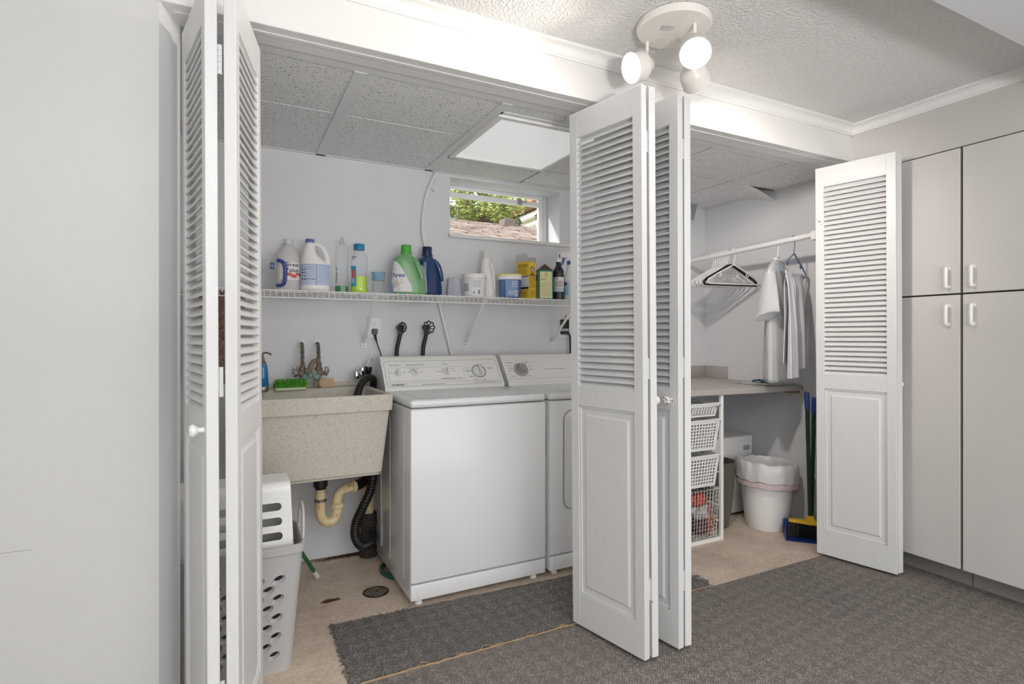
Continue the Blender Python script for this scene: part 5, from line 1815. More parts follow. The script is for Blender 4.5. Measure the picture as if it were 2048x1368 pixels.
# 16 spray bottle
x, y = 1.872, 2.885
t = thing('spray_bottle', 'spray bottle of pale blue cleaner with white and blue trigger', 'bottle', (x, y, Z0), face(x, y))
K = [(0, 0, 0, .036, .030, 2.4), (.004, 0, 0, .041, .034, 2.4), (.10, 0, 0, .041, .034, 2.4), (.14, 0, 0, .037, .032, 2.3), (.19, 0, 0, .022, .022, 2), (.222, 0, 0, .016, .016, 2)]
lf_ = Loft(smooth_keys(K, 3))
obj('body', lf_.mesh(32), M['milky'], t)
K2 = [(0.002, 0, 0, .035, .029, 2.4), (.006, 0, 0, .0395, .0325, 2.4), (.10, 0, 0, .0395, .0325, 2.4), (.122, 0, 0, .037, .0315, 2.4)]
obj('liquid', Loft(K2).mesh(32), mat('pale_blue_cleaner', srgb(130, 184, 200), 0.15), t)
obj('label', lf_.label(F - 1.2, F - 0.2, 0.03, 0.105), mat('aqua_label', srgb(120, 172, 192), 0.4), t)
fn = lf_.wrap(F - 0.75, 0.07, 0.04)
flat(t, 'dark_patch', lambda a, b_: fn(a, b_ + .03), 0.026, 0.018, M['navy_cap'])
obj('dark_lines', lines_bm(fn, [(-.012, .008, -.012, .008), (-.01, .004, -.024, .004)], 3), M['navy_cap'], t, kind='stuff')
obj('collar', cap_bm(0.220, 0.0185, 0.024, 30), mat('blue_collar', srgb(58, 100, 140), 0.35), t)
bm = BM()
prism(bm, [(-0.060, 0.268), (-0.060, 0.284), (-0.046, 0.296), (0.000, 0.302), (0.040, 0.292), (0.044, 0.272), (0.016, 0.262), (0.014, 0.243), (-0.014, 0.243), (-0.018, 0.264)], 'y', -0.012, 0.012)
bmesh.ops.bevel(bm, geom=[e for e in bm.edges if len(e.link_faces) == 2 and e.calc_face_angle(0) > 1.0], offset=0.004, segments=2, affect='EDGES')
obj('spray_head', bm, M['white_plastic'], t)
bm = BM(); prism(bm, [(-0.046, 0.262), (-0.030, 0.262), (-0.036, 0.236), (-0.052, 0.212), (-0.060, 0.208), (-0.050, 0.238)], 'y', -0.007, 0.007)
obj('trigger', bm, bpy.data.materials['blue_collar'], t)
bm = BM(); lathe_ax(bm, (-0.058, 0, 0.277), (-1, 0, 0), [(0.009, 0), (0.009, 0.009), (0.004, 0.010), (0.0001, 0.010)], 14)
obj('nozzle', bm, bpy.data.materials['blue_collar'], t)

# ================================================================ LAUNDRY HAMPER, BASKET, STICK
M['grey_plastic'] = mat('grey_hamper_plastic', srgb(186, 184, 184), 0.4)
hm = thing('laundry_hamper', 'tall grey plastic laundry hamper with rows of oval holes', 'hamper', (0.02, 2.245, 0))
HH = 0.452
def hring(z, t=0.0, n=6):
    k = z / HH
    hx, hy, r = 0.180 + 0.038 * k - t, 0.118 + 0.026 * k - t, 0.035
    return [(x, y, z) for x, y in round_rect(-hx, hx, -hy, hy, r, n)]
bm = BM()
def front_pt(x, z, off=0.0):
    k = z / HH
    sx = (0.180 + 0.038 * k) / 0.2
    return (x * sx, -(0.118 + 0.026 * k) + off, z)
XL, XRt = -0.16, 0.16
# the front as a lattice of diamonds, each with a slanted oval hole
dx_, dz_ = 0.032, 0.034
NH = 10
Zb, Zt = 0.030, 0.030 + dz_ * NH
def tri(*ps): bm.faces.new([bm.verts.new(front_pt(*p)) for p in ps])
for i in range(0, NH + 1):
    for j in range(0, NH + 1):
        if (i + j) % 2: continue
        cx_, cz_ = XL + i * dx_, Zb + j * dz_
        cor = [(cx_ + dx_, cz_), (cx_, cz_ + dz_), (cx_ - dx_, cz_), (cx_, cz_ - dz_)]
        inside = 0 < i < NH and 0 < j < NH
        if not inside:
            ps = [(min(max(a, XL), XRt), min(max(b_, Zb), Zt)) for a, b_ in cor]
            ps = [p for k, p in enumerate(ps) if p != ps[k - 1]]
            if i in (0, NH) and j not in (0, NH): ps = [p for p in ps]
            if len(set(ps)) >= 3: tri(*ps)
            continue
        n = 16
        out, inn, lip = [], [], []
        for k in range(n):
            a = 2 * PI * k / n
            ca, sa = math.cos(a), math.sin(a)
            m_ = 1 / (abs(ca) / dx_ + abs(sa) / dz_)
            out.append(bm.verts.new(front_pt(cx_ + m_ * ca, cz_ + m_ * sa)))
            ex, ez = 0.0230 * ca, 0.0140 * sa
            t_ = R(28)
            px_, pz_ = ex * math.cos(t_) - ez * math.sin(t_), ex * math.sin(t_) + ez * math.cos(t_)
            inn.append(bm.verts.new(front_pt(cx_ + px_, cz_ + pz_, -0.0015)))
            lip.append(bm.verts.new(front_pt(cx_ + px_ * .62, cz_ + pz_ * .50 + 0.002, 0.011)))
        for k in range(n):
            q = (k + 1) % n
            bm.faces.new((out[k], out[q], inn[q], inn[k]))
            bm.faces.new((inn[k], inn[q], lip[q], lip[k]))
def quad(a, b_, c_, d_): bm.faces.new([bm.verts.new(p) for p in (a, b_, c_, d_)])
quad(front_pt(XL, 0), front_pt(XRt, 0), front_pt(XRt, Zb), front_pt(XL, Zb))
quad(front_pt(XL, Zt), front_pt(XRt, Zt), front_pt(XRt, HH), front_pt(XL, HH))
# the other sides
zs = [0, 0.1, 0.25, HH]
rows = []
for z in zs:
    rg = hring(z)
    k = z / HH; sx = (0.180 + 0.038 * k) / 0.2
    i0 = len(rg) - 7       # right-front corner starts here
    path = [front_pt(XRt, z)] + rg[21:28] + rg[0:7] + rg[7:14] + rg[14:21] + [front_pt(XL, z)]
    rows.append([bm.verts.new(p) for p in path])
for a, b_ in zip(rows, rows[1:]):
    for j in range(len(a) - 1): bm.faces.new((a[j], a[j + 1], b_[j + 1], b_[j]))
bm.faces.new([bm.verts.new(p) for p in hring(0.004)])
bmesh.ops.remove_doubles(bm, verts=bm.verts, dist=0.0005)
bmesh.ops.recalc_face_normals(bm, faces=bm.faces)
obj('body', bm, M['grey_plastic'], hm, sharp=0)
bm = BM()
ring_skin(bm, [hring(HH - 0.030, -0.0045), hring(HH - 0.028, -0.007), hring(HH + 0.002, -0.007), hring(HH + 0.002, 0.003), hring(HH - 0.02, 0.003)], cap=False)
obj('rim', bm, M['grey_plastic'], hm)
bm = BM()
hp = smooth_path([(0.219, -0.080, 0.43), (0.222, -0.068, 0.49), (0.224, -0.048, 0.535), (0.225, 0.0, 0.552), (0.224, 0.048, 0.535), (0.222, 0.068, 0.49), (0.219, 0.080, 0.43)], 5)
rings = []
for i, p in enumerate(hp):
    d = (hp[min(i + 1, len(hp) - 1)] - hp[max(i - 1, 0)]).normalized()
    nrm = Vector((1, 0, 0)).cross(d).normalized()
    rings.append([p + Vector((a, 0, 0)) + nrm * b_ for a, b_ in ((-.003, -.012), (.004, -.012), (.004, .012), (-.003, .012))])
ring_skin(bm, rings)
obj('carry_handle', bm, M['grey_plastic'], hm)

# white slotted basket upside down in the hamper
bk = thing('laundry_basket', 'white slotted laundry basket tipped upside down in the grey hamper', 'basket', (0.02, 2.245, 0.40))
BW, BHt, BD, rad = 0.187, 0.265, 0.105, 0.03
def prof(s):
    """front face going up, round over, then the flat top going back; returns (y, z)"""
    L1 = BHt - rad
    if s <= L1: return (-BD + 0.012 * s / L1, s)
    arc = rad * PI / 2
    if s <= L1 + arc:
        a = (s - L1) / rad
        return (-BD + 0.012 + rad * (1 - math.cos(a)), L1 + rad * math.sin(a))
    return (-BD + 0.012 + rad + (s - L1 - arc), BHt)
def bpt(x, s):
    y, z = prof(s)
    return (x * (1 - 0.06 * z / BHt), y, z)
bm = BM()
def cell(x0, x1, s0, s1, hx0=None, hx1=None, hs0=None, hs1=None):
    if hx0 is None:
        ss = [s0 + (s1 - s0) * i / 6 for i in range(7)]
        for a, b_ in zip(ss, ss[1:]): quad(bpt(x0, a), bpt(x1, a), bpt(x1, b_), bpt(x0, b_))
        return
    h = round_rect(hx0, hx1, hs0, hs1, (hs1 - hs0) * 0.49, 5)
    o_ = []
    n4 = len(h) // 4
    for c_, (cx_, cs_) in enumerate(((x1, s1), (x0, s1), (x0, s0), (x1, s0))):
        nx = ((x0, s1), (x0, s0), (x1, s0), (x1, s1))[c_]
        for i in range(n4):
            o_.append((cx_, cs_))
    O_ = [bm.verts.new(bpt(*p)) for p in o_]; I_ = [bm.verts.new(bpt(*p)) for p in h]
    n = len(h)
    for k in range(n):
        q = (k + 1) % n
        if o_[k] == o_[q]: bm.faces.new((O_[k], I_[q], I_[k]))
        else: bm.faces.new((O_[k], O_[q], I_[q], I_[k]))
L1 = BHt - rad; arc = rad * PI / 2
s = 0.0
for i in range(4):
    cell(-BW, BW, s + i * 0.052, s + (i + 1) * 0.052, -BW + 0.035, BW - 0.035, s + i * 0.052 + 0.012, s + i * 0.052 + 0.040)
cell(-BW, BW, 0.208, L1)
cell(-BW, BW, L1, L1 + arc)
s = L1 + arc
top_len = 2 * BD - 2 * (0.012 + rad)
nn_ = 5
for i in range(nn_):
    w_ = top_len / nn_
    cell(-BW, BW, s + i * w_, s + (i + 1) * w_, -BW + 0.035, BW - 0.035, s + i * w_ + w_ * .28, s + i * w_ + w_ * .76)
# back and ends
for sx in (1, -1):
    pts = [bpt(sx * BW, L1 * i / 4) for i in range(5)] + [bpt(sx * BW, L1 + arc * i / 6) for i in range(1, 7)]
    pts2 = [(p[0], -p[1], p[2]) for p in reversed(pts)]
    bm.faces.new([bm.verts.new(p) for p in pts + pts2])
mi = [bpt(BW, L1 * i / 4) for i in range(5)] + [bpt(BW, L1 + arc * i / 6) for i in range(1, 7)]
for a, b_ in zip(mi, mi[1:]):
    quad((a[0], -a[1], a[2]), (-a[0], -a[1], a[2]), (-b_[0], -b_[1], b_[2]), (b_[0], -b_[1], b_[2]))
bmesh.ops.remove_doubles(bm, verts=bm.verts, dist=0.0004)
bmesh.ops.recalc_face_normals(bm, faces=bm.faces)
bmesh.ops.solidify(bm, geom=bm.faces[:], thickness=0.0035)
obj('shell', bm, M['white_plastic'], bk)

st = thing('green_stick', 'green handle with white tip leaning behind the grey hamper', 'stick', (0.388, 2.868, 0.004))
d = Vector((-0.240, -0.480, 0.510)).normalized()
bm = BM(); cyl(bm, d * 0.012, d * 0.085, 0.011, 0.010, 14); lathe_ax(bm, (0, 0, 0.004), d, [(0.006, 0), (0.0105, 0.006), (0.0105, 0.012)], 14)
obj('tip', bm, M['white_plastic'], st)
obj('shaft', cyl(BM(), d * 0.085, d * 0.62, 0.0095, n=14), mat('green_shaft', srgb(20, 108, 48), 0.3), st)

# brown cloth and odds and ends hanging at the far left, seen between the door leaves
hk = thing('hanging_cloth', 'brown patterned cloth hanging behind the left folding door', 'cloth', (-0.03, 2.785, 0.98))
m = speckle('brown_pattern', srgb(146, 118, 104), srgb(198, 172, 158), srgb(84, 62, 54), 60, 0.9)
bm = BM()
rows = []
for i in range(13):
    z = 0.42 - 0.42 * i / 12
    rows.append([(x, 0.018 * math.sin(x * 45 + z * 3) + 0.006 * math.sin(z * 22), z) for x in [-0.09 + 0.18 * j / 14 for j in range(15)]])
ring_skin(bm, rows, cap=False, closed=False)
bmesh.ops.solidify(bm, geom=bm.faces[:], thickness=0.003)
obj('cloth_sheet', bm, m, hk)
obj('hook', tube(BM(), smooth_path([(0, 0.0, 0.41), (0, 0.004, 0.425), (0.0, 0.014, 0.431), (0.0, 0.022, 0.424)], 4), 0.003, 6), M['white_wire'], hk)

# ================================================================ CARPET REMNANT
rnd = random.Random(21)
def ragged(a, b_, n, amp):
    return [(a[0] + (b_[0] - a[0]) * i / n + rnd.gauss(0, amp), a[1] + (b_[1] - a[1]) * i / n + rnd.gauss(0, amp)) for i in range(n)]
ol = ragged((0.368, 2.362), (0.372, 1.932), 34, 0.004)
ol += ragged((0.372, 1.932), (2.055, 1.918), 60, 0.0015)
ol += ragged((2.055, 1.918), (2.03, 2.06), 8, 0.014)
ol += ragged((2.03, 2.06), (1.95, 2.30), 8, 0.010)
ol += ragged((1.95, 2.30), (0.368, 2.362), 60, 0.002)
bm = BM(); prism(bm, ol, 'z', 0.0, 0.009)
cr = thing('carpet_remnant', 'loose strip of dark flecked carpet with frayed end before the washer', 'carpet', (0, 0, 0))
obj('pile', bm, M['carpet2'], cr, sharp=60)
bm = BM()
for i in range(150):
    if i < 90: x, y = 0.37 + rnd.gauss(0, .003), rnd.uniform(1.935, 2.365); dx, dy = rnd.uniform(-.014, .002), rnd.gauss(0, .006)
    elif i < 120: x, y = rnd.uniform(.37, .7), 2.362 + rnd.gauss(0, .003); dx, dy = rnd.gauss(0, .008), rnd.uniform(0, .012)
    else: x, y = 2.05 - rnd.uniform(0, .05), rnd.uniform(1.93, 2.10); dx, dy = rnd.uniform(0, .05), rnd.gauss(0, .02)
    tube(bm, [(x, y, 0.006), (x + dx * .6, y + dy * .4, 0.006), (x + dx, y + dy, 0.0025)], 0.0015, 4)
for k in range(6):
    t0 = (0.372 + rnd.gauss(0, .004), 2.36 + rnd.gauss(0, .004))
    tube(bm, [(t0[0] + .006 * math.cos(a + k), t0[1] + .005 * math.sin(a + k), .006 + .004 * math.sin(a * 1.3 + k)) for a in [i * .6 for i in range(12)]], 0.0017, 4)
obj('frayed_threads', bm, M['carpet2'], cr, kind='stuff')
m = mat('jute_thread', srgb(196, 162, 122), 0.8)
bm = BM()
tube(bm, [(0.40 + 0.034 * i, 1.917 + rnd.gauss(0, .0012), 0.0085) for i in range(49)], 0.0021, 5)
for k in range(14):
    x = rnd.uniform(.45, 1.6)
    tube(bm, smooth_path([(x, 1.917, .009), (x + rnd.uniform(.01, .03), 1.92 + rnd.gauss(0, .008), .013), (x + rnd.uniform(.03, .06), 1.92 + rnd.gauss(0, .012), .010)], 3), 0.0012, 4)
obj('jute_edge', bm, m, cr, kind='stuff')

# ================================================================ RIGHT-HAND CLOSET: COUNTER
ct = thing('countertop', 'grey speckled laminate countertop across the right closet corner', 'countertop', (0, 0, 0))
CZ = 0.885
front = [(2.12, 2.345), (2.60, 2.325), (2.95, 2.302), (3.10, 2.298), (3.19, 2.292), (XC - 0.001, 2.285)]
bm = BM()
prism(bm, front + [(XC - 0.001, YB - 0.001), (2.12, YB - 0.001)], 'z', CZ - 0.034, CZ)
es = [e for e in bm.edges if all(v.co.y < 2.35 for v in e.verts) and abs(e.verts[0].co.z - e.verts[1].co.z) < 1e-6]
bmesh.ops.bevel(bm, geom=es, offset=0.009, segments=3, affect='EDGES')
obj('top', bm, M['counter'], ct)
bm = BM()
box(bm, 2.12, XC - 0.001, YB - 0.02, YB - 0.001, CZ, CZ + 0.09, 0.003, 2)
box(bm, XC - 0.02, XC - 0.001, 2.882, YB - 0.02, CZ, CZ + 0.09, 0.003, 2)
obj('backsplash', bm, M['counter'], ct)
bm = BM()
box(bm, XC - 0.05, XC - 0.001, 2.31, 3.06, CZ - 0.052, CZ - 0.035)
obj('support_cleat', bm, speckle('raw_board', srgb(170, 142, 116), srgb(186, 160, 134), srgb(140, 112, 88), 20, 0.8), ct)

# paper and blue cloth on the counter
M['paper'] = mat('white_paper', srgb(238, 238, 236), 0.6)
def crumple(bm, x0, x1, y0, y1, z, amp, seed, nx=12, ny=12, droop=None):
    r_ = random.Random(seed)
    ph = [r_.uniform(0, 6) for _ in range(6)]
    rows = []
    for i in range(nx + 1):
        row = []
        for j in range(ny + 1):
            u, v_ = i / nx, j / ny
            zz = z + amp * (1 + 0.5 * math.sin(7 * u + ph[0]) * math.sin(6 * v_ + ph[1]) + 0.5 * math.sin(13 * u + 5 * v_ + ph[2]))
            row.append((x0 + (x1 - x0) * u + 0.006 * math.sin(9 * v_ + ph[3]), y0 + (y1 - y0) * v_ + 0.006 * math.sin(8 * u + ph[4]), zz))
        rows.append(row)
    ring_skin(bm, rows, cap=False, closed=False)
    bmesh.ops.solidify(bm, geom=bm.faces[:], thickness=0.0012)
    return bm
o = obj('paper_sheet', crumple(BM(), 2.955, 3.215, 2.30, 2.60, CZ + 0.0014, 0.006, 4), M['paper'])
tag(o, 'crumpled white paper lying at the right end of the countertop', 'paper')
o = obj('blue_cloth', crumple(BM(), 3.02, 3.12, 2.42, 2.50, CZ + 0.012, 0.012, 8), mat('blue_cloth', srgb(60, 112, 150), 0.8))
tag(o, 'small blue cloth on the paper under the hanging shirt', 'cloth')

# ---------------------------------------------------------------- drawer tower
dtw = thing('drawer_tower', 'white metal drawer tower under the countertop beside the olive bin', 'drawers', (2.14, 2.335, 0))
TW, TD, TH = 0.446, 0.46, 0.848
for x in (0, TW - 0.022):
    for y in (0, TD - 0.02):
        obj('post', bx(x, x + 0.022, y, y + 0.018, 0, TH, 0.002, 1), M['white_wire'], dtw)
    obj('base_rail', bx(x, x + 0.022, 0.018, TD - 0.02, 0.0, 0.018, 0.002, 1), M['white_wire'], dtw)
obj('base_rail', bx(0.022, TW - 0.022, 0, 0.018, 0.0, 0.022, 0.002, 1), M['white_wire'], dtw)
obj('base_rail', bx(0.022, TW - 0.022, TD - 0.02, TD - 0.002, 0.0, 0.022, 0.002, 1), M['white_wire'], dtw)
obj('top_rail', bx(0.022, TW - 0.022, TD - 0.02, TD - 0.002, TH - 0.022, TH, 0.002, 1), M['white_wire'], dtw)
for z in (0.115, 0.205, 0.30, 0.40, 0.502, 0.61, 0.705, 0.80):
    for x in (0.020, TW - 0.030):
        obj('runner', bx(x, x + 0.010, 0.018, TD - 0.02, z - 0.006, z, 0.001, 1), M['white_wire'], dtw)


def perforated(z0, z1, rows, name='basket'):
    """plastic basket with square holes on all four sides"""
    bm = BM()
    x0, x1, y0, y1 = 0.032, TW - 0.032, 0.002, TD - 0.03
    tp = 0.018

    def wall(P, L, nx):
        h = z1 - z0
        mx, mz = 0.020, 0.016
        cw, chh = (L - 2 * mx) / nx, (h - 2 * mz) / rows
        def q(*p): bm.faces.new([bm.verts.new(P(a, b_)) for a, b_ in p])
        q((0, 0), (L, 0), (L, mz), (0, mz)); q((0, h - mz), (L, h - mz), (L, h), (0, h))
        q((0, mz), (mx, mz), (mx, h - mz), (0, h - mz)); q((L - mx, mz), (L, mz), (L, h - mz), (L - mx, h - mz))
        for i in range(nx):
            for j in range(rows):
                a0, b0 = mx + i * cw, mz + j * chh
                o_ = [(a0, b0), (a0 + cw, b0), (a0 + cw, b0 + chh), (a0, b0 + chh)]
                e, g = cw * 0.19, chh * 0.18
                i_ = [(a0 + e, b0 + g), (a0 + cw - e, b0 + g), (a0 + cw - e, b0 + chh - g), (a0 + e, b0 + chh - g)]
                ov = [bm.verts.new(P(*p)) for p in o_]; iv = [bm.verts.new(P(*p)) for p in i_]
                for k in range(4): bm.faces.new((ov[k], ov[(k + 1) % 4], iv[(k + 1) % 4], iv[k]))
    h = z1 - z0
    def t(b_): return tp * (1 - b_ / h)
    wall(lambda a, b_: (x0 + t(b_) + a * (1 - 2 * t(b_) / (x1 - x0)), y0 + t(b_), z0 + b_), x1 - x0, 15)
    wall(lambda a, b_: (x1 - t(b_) - a * (1 - 2 * t(b_) / (x1 - x0)), y1 - t(b_), z0 + b_), x1 - x0, 15)
    wall(lambda a, b_: (x1 - t(b_), y0 + t(b_) + a * (1 - 2 * t(b_) / (y1 - y0)), z0 + b_), y1 - y0, 16)
    wall(lambda a, b_: (x0 + t(b_), y1 - t(b_) - a * (1 - 2 * t(b_) / (y1 - y0)), z0 + b_), y1 - y0, 16)
    bm.faces.new([bm.verts.new(p) for p in ((x0 + tp, y0 + tp, z0), (x0 + tp, y1 - tp, z0), (x1 - tp, y1 - tp, z0), (x1 - tp, y0 + tp, z0))])
    bmesh.ops.remove_doubles(bm, verts=bm.verts, dist=0.0003)
    bmesh.ops.recalc_face_normals(bm, faces=bm.faces)
    bmesh.ops.solidify(bm, geom=bm.faces[:], thickness=0.002)
    bk_ = obj('basket', bm, M['white_plastic'], dtw)
    bm = BM()
    for a in ((x0 - 0.010, x1 + 0.010, y0 - 0.006, y0 + 0.006), (x0 - 0.010, x1 + 0.010, y1 - 0.004, y1 + 0.008), (x0 - 0.010, x0 + 0.004, y0, y1), (x1 - 0.004, x1 + 0.010, y0, y1)):
        box(bm, a[0], a[1], a[2], a[3], z1 - 0.003, z1 + 0.004, 0.0012, 1)
    obj('rim', bm, M['white_plastic'], bk_)


perforated(0.728, 0.803, 4)
perforated(0.531, 0.708, 8)
perforated(0.321, 0.504, 8)
x0, x1, y0, y1, z0, z1 = 0.036, TW - 0.036, 0.002, TD - 0.03, 0.028, 0.306
bm = BM()
for i in range(17):
    x = x0 + (x1 - x0) * i / 16
    xb = x0 + .012 + (x1 - x0 - .024) * i / 16
    tube(bm, [(x, y0, z1), (xb, y0 + .012, z0), (xb, y1 - .012, z0), (x, y1, z1)], 0.0014, 5)
for j in range(1, 12):
    z = z0 + (z1 - z0) * j / 12
    k = .012 * (1 - j / 12)
    tube(bm, [(x0 + k, y0 + k, z), (x1 - k, y0 + k, z), (x1 - k, y1 - k, z), (x0 + k, y1 - k, z)], 0.0014, 5, loop=True)
for i in range(17):
    y = y0 + .014 + (y1 - y0 - .028) * i / 16
    tube(bm, [(x0, y, z1), (x0 + .012, y, z0), (x1 - .012, y, z0), (x1, y, z1)], 0.0014, 5)
wbk = obj('wire_basket', bm, M['white_wire'], dtw, kind='stuff')
bm = BM(); tube(bm, [(x0 - .008, y0 - .001, z1), (x1 + .008, y0 - .001, z1), (x1 + .008, y1, z1), (x0 - .008, y1, z1)], 0.0034, 8, loop=True)
obj('basket_rim', bm, M['white_wire'], dtw)


def lump(name, label, cat, loc, size, mt, seed, amp=0.25, group=None, freq=9.0):
    from mathutils import noise as mn
    bm = BM()
    bmesh.ops.create_icosphere(bm, subdivisions=4, radius=1.0)
    for v in bm.verts:
        p = v.co.copy()
        f_ = 1 + amp * mn.noise(p * 2.2 + Vector((seed * 7.1, 0, 0))) + amp * .55 * abs(mn.noise(p * freq * .6 + Vector((0, seed * 3.3, 0))))
        q = Vector((p.x * f_ * size[0], p.y * f_ * size[1], p.z * f_ * size[2]))
        q.z = max(q.z, -size[2] * .92)
        v.co = q + Vector((0, 0, size[2] * .92))
    o = obj(name, bm, mt, None, loc, sharp=60)
    return tag(o, label, cat, group)


M['red_bag'] = mat('red_foil_bag', srgb(170, 52, 36), 0.3)
M['clear_bag'] = mat('silvery_plastic_bag', srgb(206, 204, 202), 0.25, Transmission_Weight=0.25)
M['brown_bag'] = mat('copper_brown_bag', srgb(150, 84, 58), 0.35)
M['dark_bag'] = mat('dark_brown_pouch', srgb(66, 40, 34), 0.5)
lump('dark_pouch', 'dark brown pouch at the bottom left of the wire drawer', 'bag', (2.455, 2.40, 0.031), (0.05, 0.045, 0.055), M['dark_bag'], 1)
lump('brown_bag', 'copper brown bag standing at the right in the wire drawer', 'bag', (2.502, 2.375, 0.031), (0.022, 0.030, 0.092), M['brown_bag'], 2)
lump('silver_bag', 'crinkled silvery plastic bag in the middle of the wire drawer', 'bag', (2.450, 2.39, 0.128), (0.052, 0.042, 0.045), M['clear_bag'], 3, 0.35, freq=14)
lump('red_bag', 'red foil bag topmost in the wire drawer', 'bag', (2.430, 2.385, 0.205), (0.050, 0.040, 0.040), M['red_bag'], 4)

# olive bin, white appliance box, waste bin
ob = thing('olive_bin', 'tall olive green plastic bin between the drawer tower and waste bin', 'bin', (2.740, 2.545, 0))
bm = BM()
lathe(bm, [(0.0001, 0.0), (0.078, 0.0), (0.083, 0.006), (0.100, 0.12), (0.113, 0.28), (0.118, 0.38), (0.118, 0.405), (0.121, 0.411), (0.116, 0.413), (0.113, 0.40), (0.109, 0.28), (0.080, 0.012), (0.0001, 0.010)], 40)
obj('body', bm, mat('olive_plastic', srgb(94, 90, 76), 0.35), ob)

wbx = thing('white_appliance', 'white plastic appliance box with recessed grip behind the waste bin', 'box', (2.995, 2.85, 0))
bm = BM()
X0, X1, Y0, Y1, Hh = -0.19, 0.19, -0.225, 0.235, 0.522
box(bm, X0, X1, Y0, Y1, 0.012, Hh, 0.012, 3)
obj('housing', bm, M['white_plastic'], wbx)
bm = BM()
prism(bm, round_rect(0.085, 0.160, 0.420, 0.465, 0.012, 4), 'y', Y0 - 0.004, Y0 + 0.004)
g_ = obj('grip_surround', bm, M['white_plastic'], wbx)
bm = BM(); prism(bm, round_rect(0.091, 0.154, 0.426, 0.459, 0.010, 4), 'y', Y0 - 0.0048, Y0)
obj('grip_recess', bm, M['knob_grey'], g_)
bm = BM(); box(bm, X0 + .01, X1 - .01, Y0 + .01, Y1 - .01, 0, 0.014)
obj('plinth', bm, M['dark_print'], wbx)

wbn = thing('waste_bin', 'white oval waste bin lined with a white bag near the broom', 'bin', (3.022, 2.390, 0), R(38))
ax, ay = 0.148, 0.135
bm = BM()
lathe(bm, [(0.0001, 0.0), (0.88, 0.0), (0.92, 0.008), (1.0, 0.11), (1.13, 0.28), (1.22, 0.388), (1.26, 0.394), (1.26, 0.402), (1.20, 0.402), (1.09, 0.27), (0.88, 0.015), (0.0001, 0.012)], 44, ax=ax, ay=ay)
obj('body', bm, M['white_plastic'], wbn)
rnd = random.Random(6)
M['bag'] = mat('white_bin_liner', srgb(228, 226, 228), 0.3, Transmission_Weight=0.15)
def liner(prof_, n=96, amp=0.02, seed=1):
    from mathutils import noise as mn
    rings = []
    for i, (r, z) in enumerate(prof_):
        ring = []
        for j in range(n):
            a = 2 * PI * j / n
            v = Vector((math.cos(a) * 3.2, math.sin(a) * 3.2, seed))
            k = mn.noise(v) + 0.6 * mn.noise(v * 2.3 + Vector((0, 0, i * .35))) + 0.35 * mn.noise(v * 5.1 + Vector((0, 0, i * .6)))
            g = min(1, i / 3)
            rr_ = r + amp * k * (0.3 + g)
            ring.append((ax * rr_ * math.cos(a), ay * rr_ * math.sin(a), z + (0.011 * k - 0.012 * math.sin(a + 2.2)) * (0.5 + .5 * g)))
        rings.append(ring)
    return rings
bm = BM()
pr = [(1.02, 0.25), (1.08, 0.31), (1.15, 0.38), (1.20, 0.410), (1.27, 0.412), (1.33, 0.400), (1.36, 0.375), (1.365, 0.345), (1.36, 0.320), (1.355, 0.30)]
ring_skin(bm, liner(pr, amp=0.042), cap=False)
lin = obj('bag_liner', bm, M['bag'], wbn, sharp=70)
bm = BM()
ring_skin(bm, liner([(1.355, 0.300), (1.350, 0.286), (1.330, 0.266)], amp=0.042), cap=False)
obj('drawstring_band', bm, mat('pale_pink_band', srgb(214, 194, 196), 0.4), lin, sharp=70)

# broom and dustpan
bd_dir = Vector((0.116, -0.122, 0)).normalized()      # along the lip, to the right
ang = math.atan2(bd_dir.y, bd_dir.x)
dp = thing('dustpan', 'blue long-handled dustpan with dark green handle standing by the folding door', 'dustpan', (3.030, 2.100, 0), ang)
M['pan_blue'] = mat('dark_blue_pan', srgb(24, 50, 122), 0.35)
M['dark_green'] = mat('dark_green_handle', srgb(18, 50, 38), 0.3)
M['blue_grip'] = mat('blue_grip', srgb(36, 58, 132), 0.4)
bm = BM()
Wp = 0.135
def wedge(x, t=0.0): return [(x, -0.06, 0.001), (x, 0.06, 0.006), (x, 0.075, 0.09), (x, 0.068, 0.092), (x, 0.052, 0.012), (x, -0.06, 0.005)]
ring_skin(bm, [wedge(-Wp), wedge(Wp)])
for s_ in (-1, 1):
    ring_skin(bm, [[(s_ * Wp, -0.062, 0.001), (s_ * Wp, 0.06, 0.004), (s_ * (Wp - .012), 0.076, 0.098), (s_ * (Wp - .01), 0.05, 0.098)], [(s_ * (Wp - .005), -0.062, 0.001), (s_ * (Wp - .005), 0.06, 0.004), (s_ * (Wp - .017), 0.076, 0.098), (s_ * (Wp - .015), 0.05, 0.098)]])
obj('pan', bm, M['pan_blue'], dp)
bm = BM(); cyl(bm, (0.018, 0.070, 0.085), (0.03, 0.058, 0.74), 0.0115, n=14)
obj('shaft', bm, M['dark_green'], dp)
bm = BM(); lathe_ax(bm, (0.03, 0.058, 0.735), (0.015, -0.015, 1), [(0.0135, 0), (0.0135, 0.092), (0.011, 0.098), (0.0001, 0.099)], 14)
obj('grip', bm, M['blue_grip'], dp)
br = thing('broom', 'small broom with yellow head and dark green handle resting on the dustpan', 'broom', (3.030, 2.100, 0), ang)
bm = BM()
prism(bm, [(-0.112, 0.098), (-0.105, 0.112), (-0.02, 0.112), (-0.012, 0.14), (0.018, 0.14), (0.026, 0.112), (0.112, 0.108), (0.116, 0.094), (0.0, 0.088)], 'y', -0.006, 0.024)
bmesh.ops.bevel(bm, geom=[e for e in bm.edges if len(e.link_faces) == 2 and e.calc_face_angle(0) > 1.0], offset=0.003, segments=2, affect='EDGES')
obj('head', bm, mat('yellow_broom_head', srgb(226, 182, 44), 0.4), br)
bm = BM(); rnd = random.Random(8)
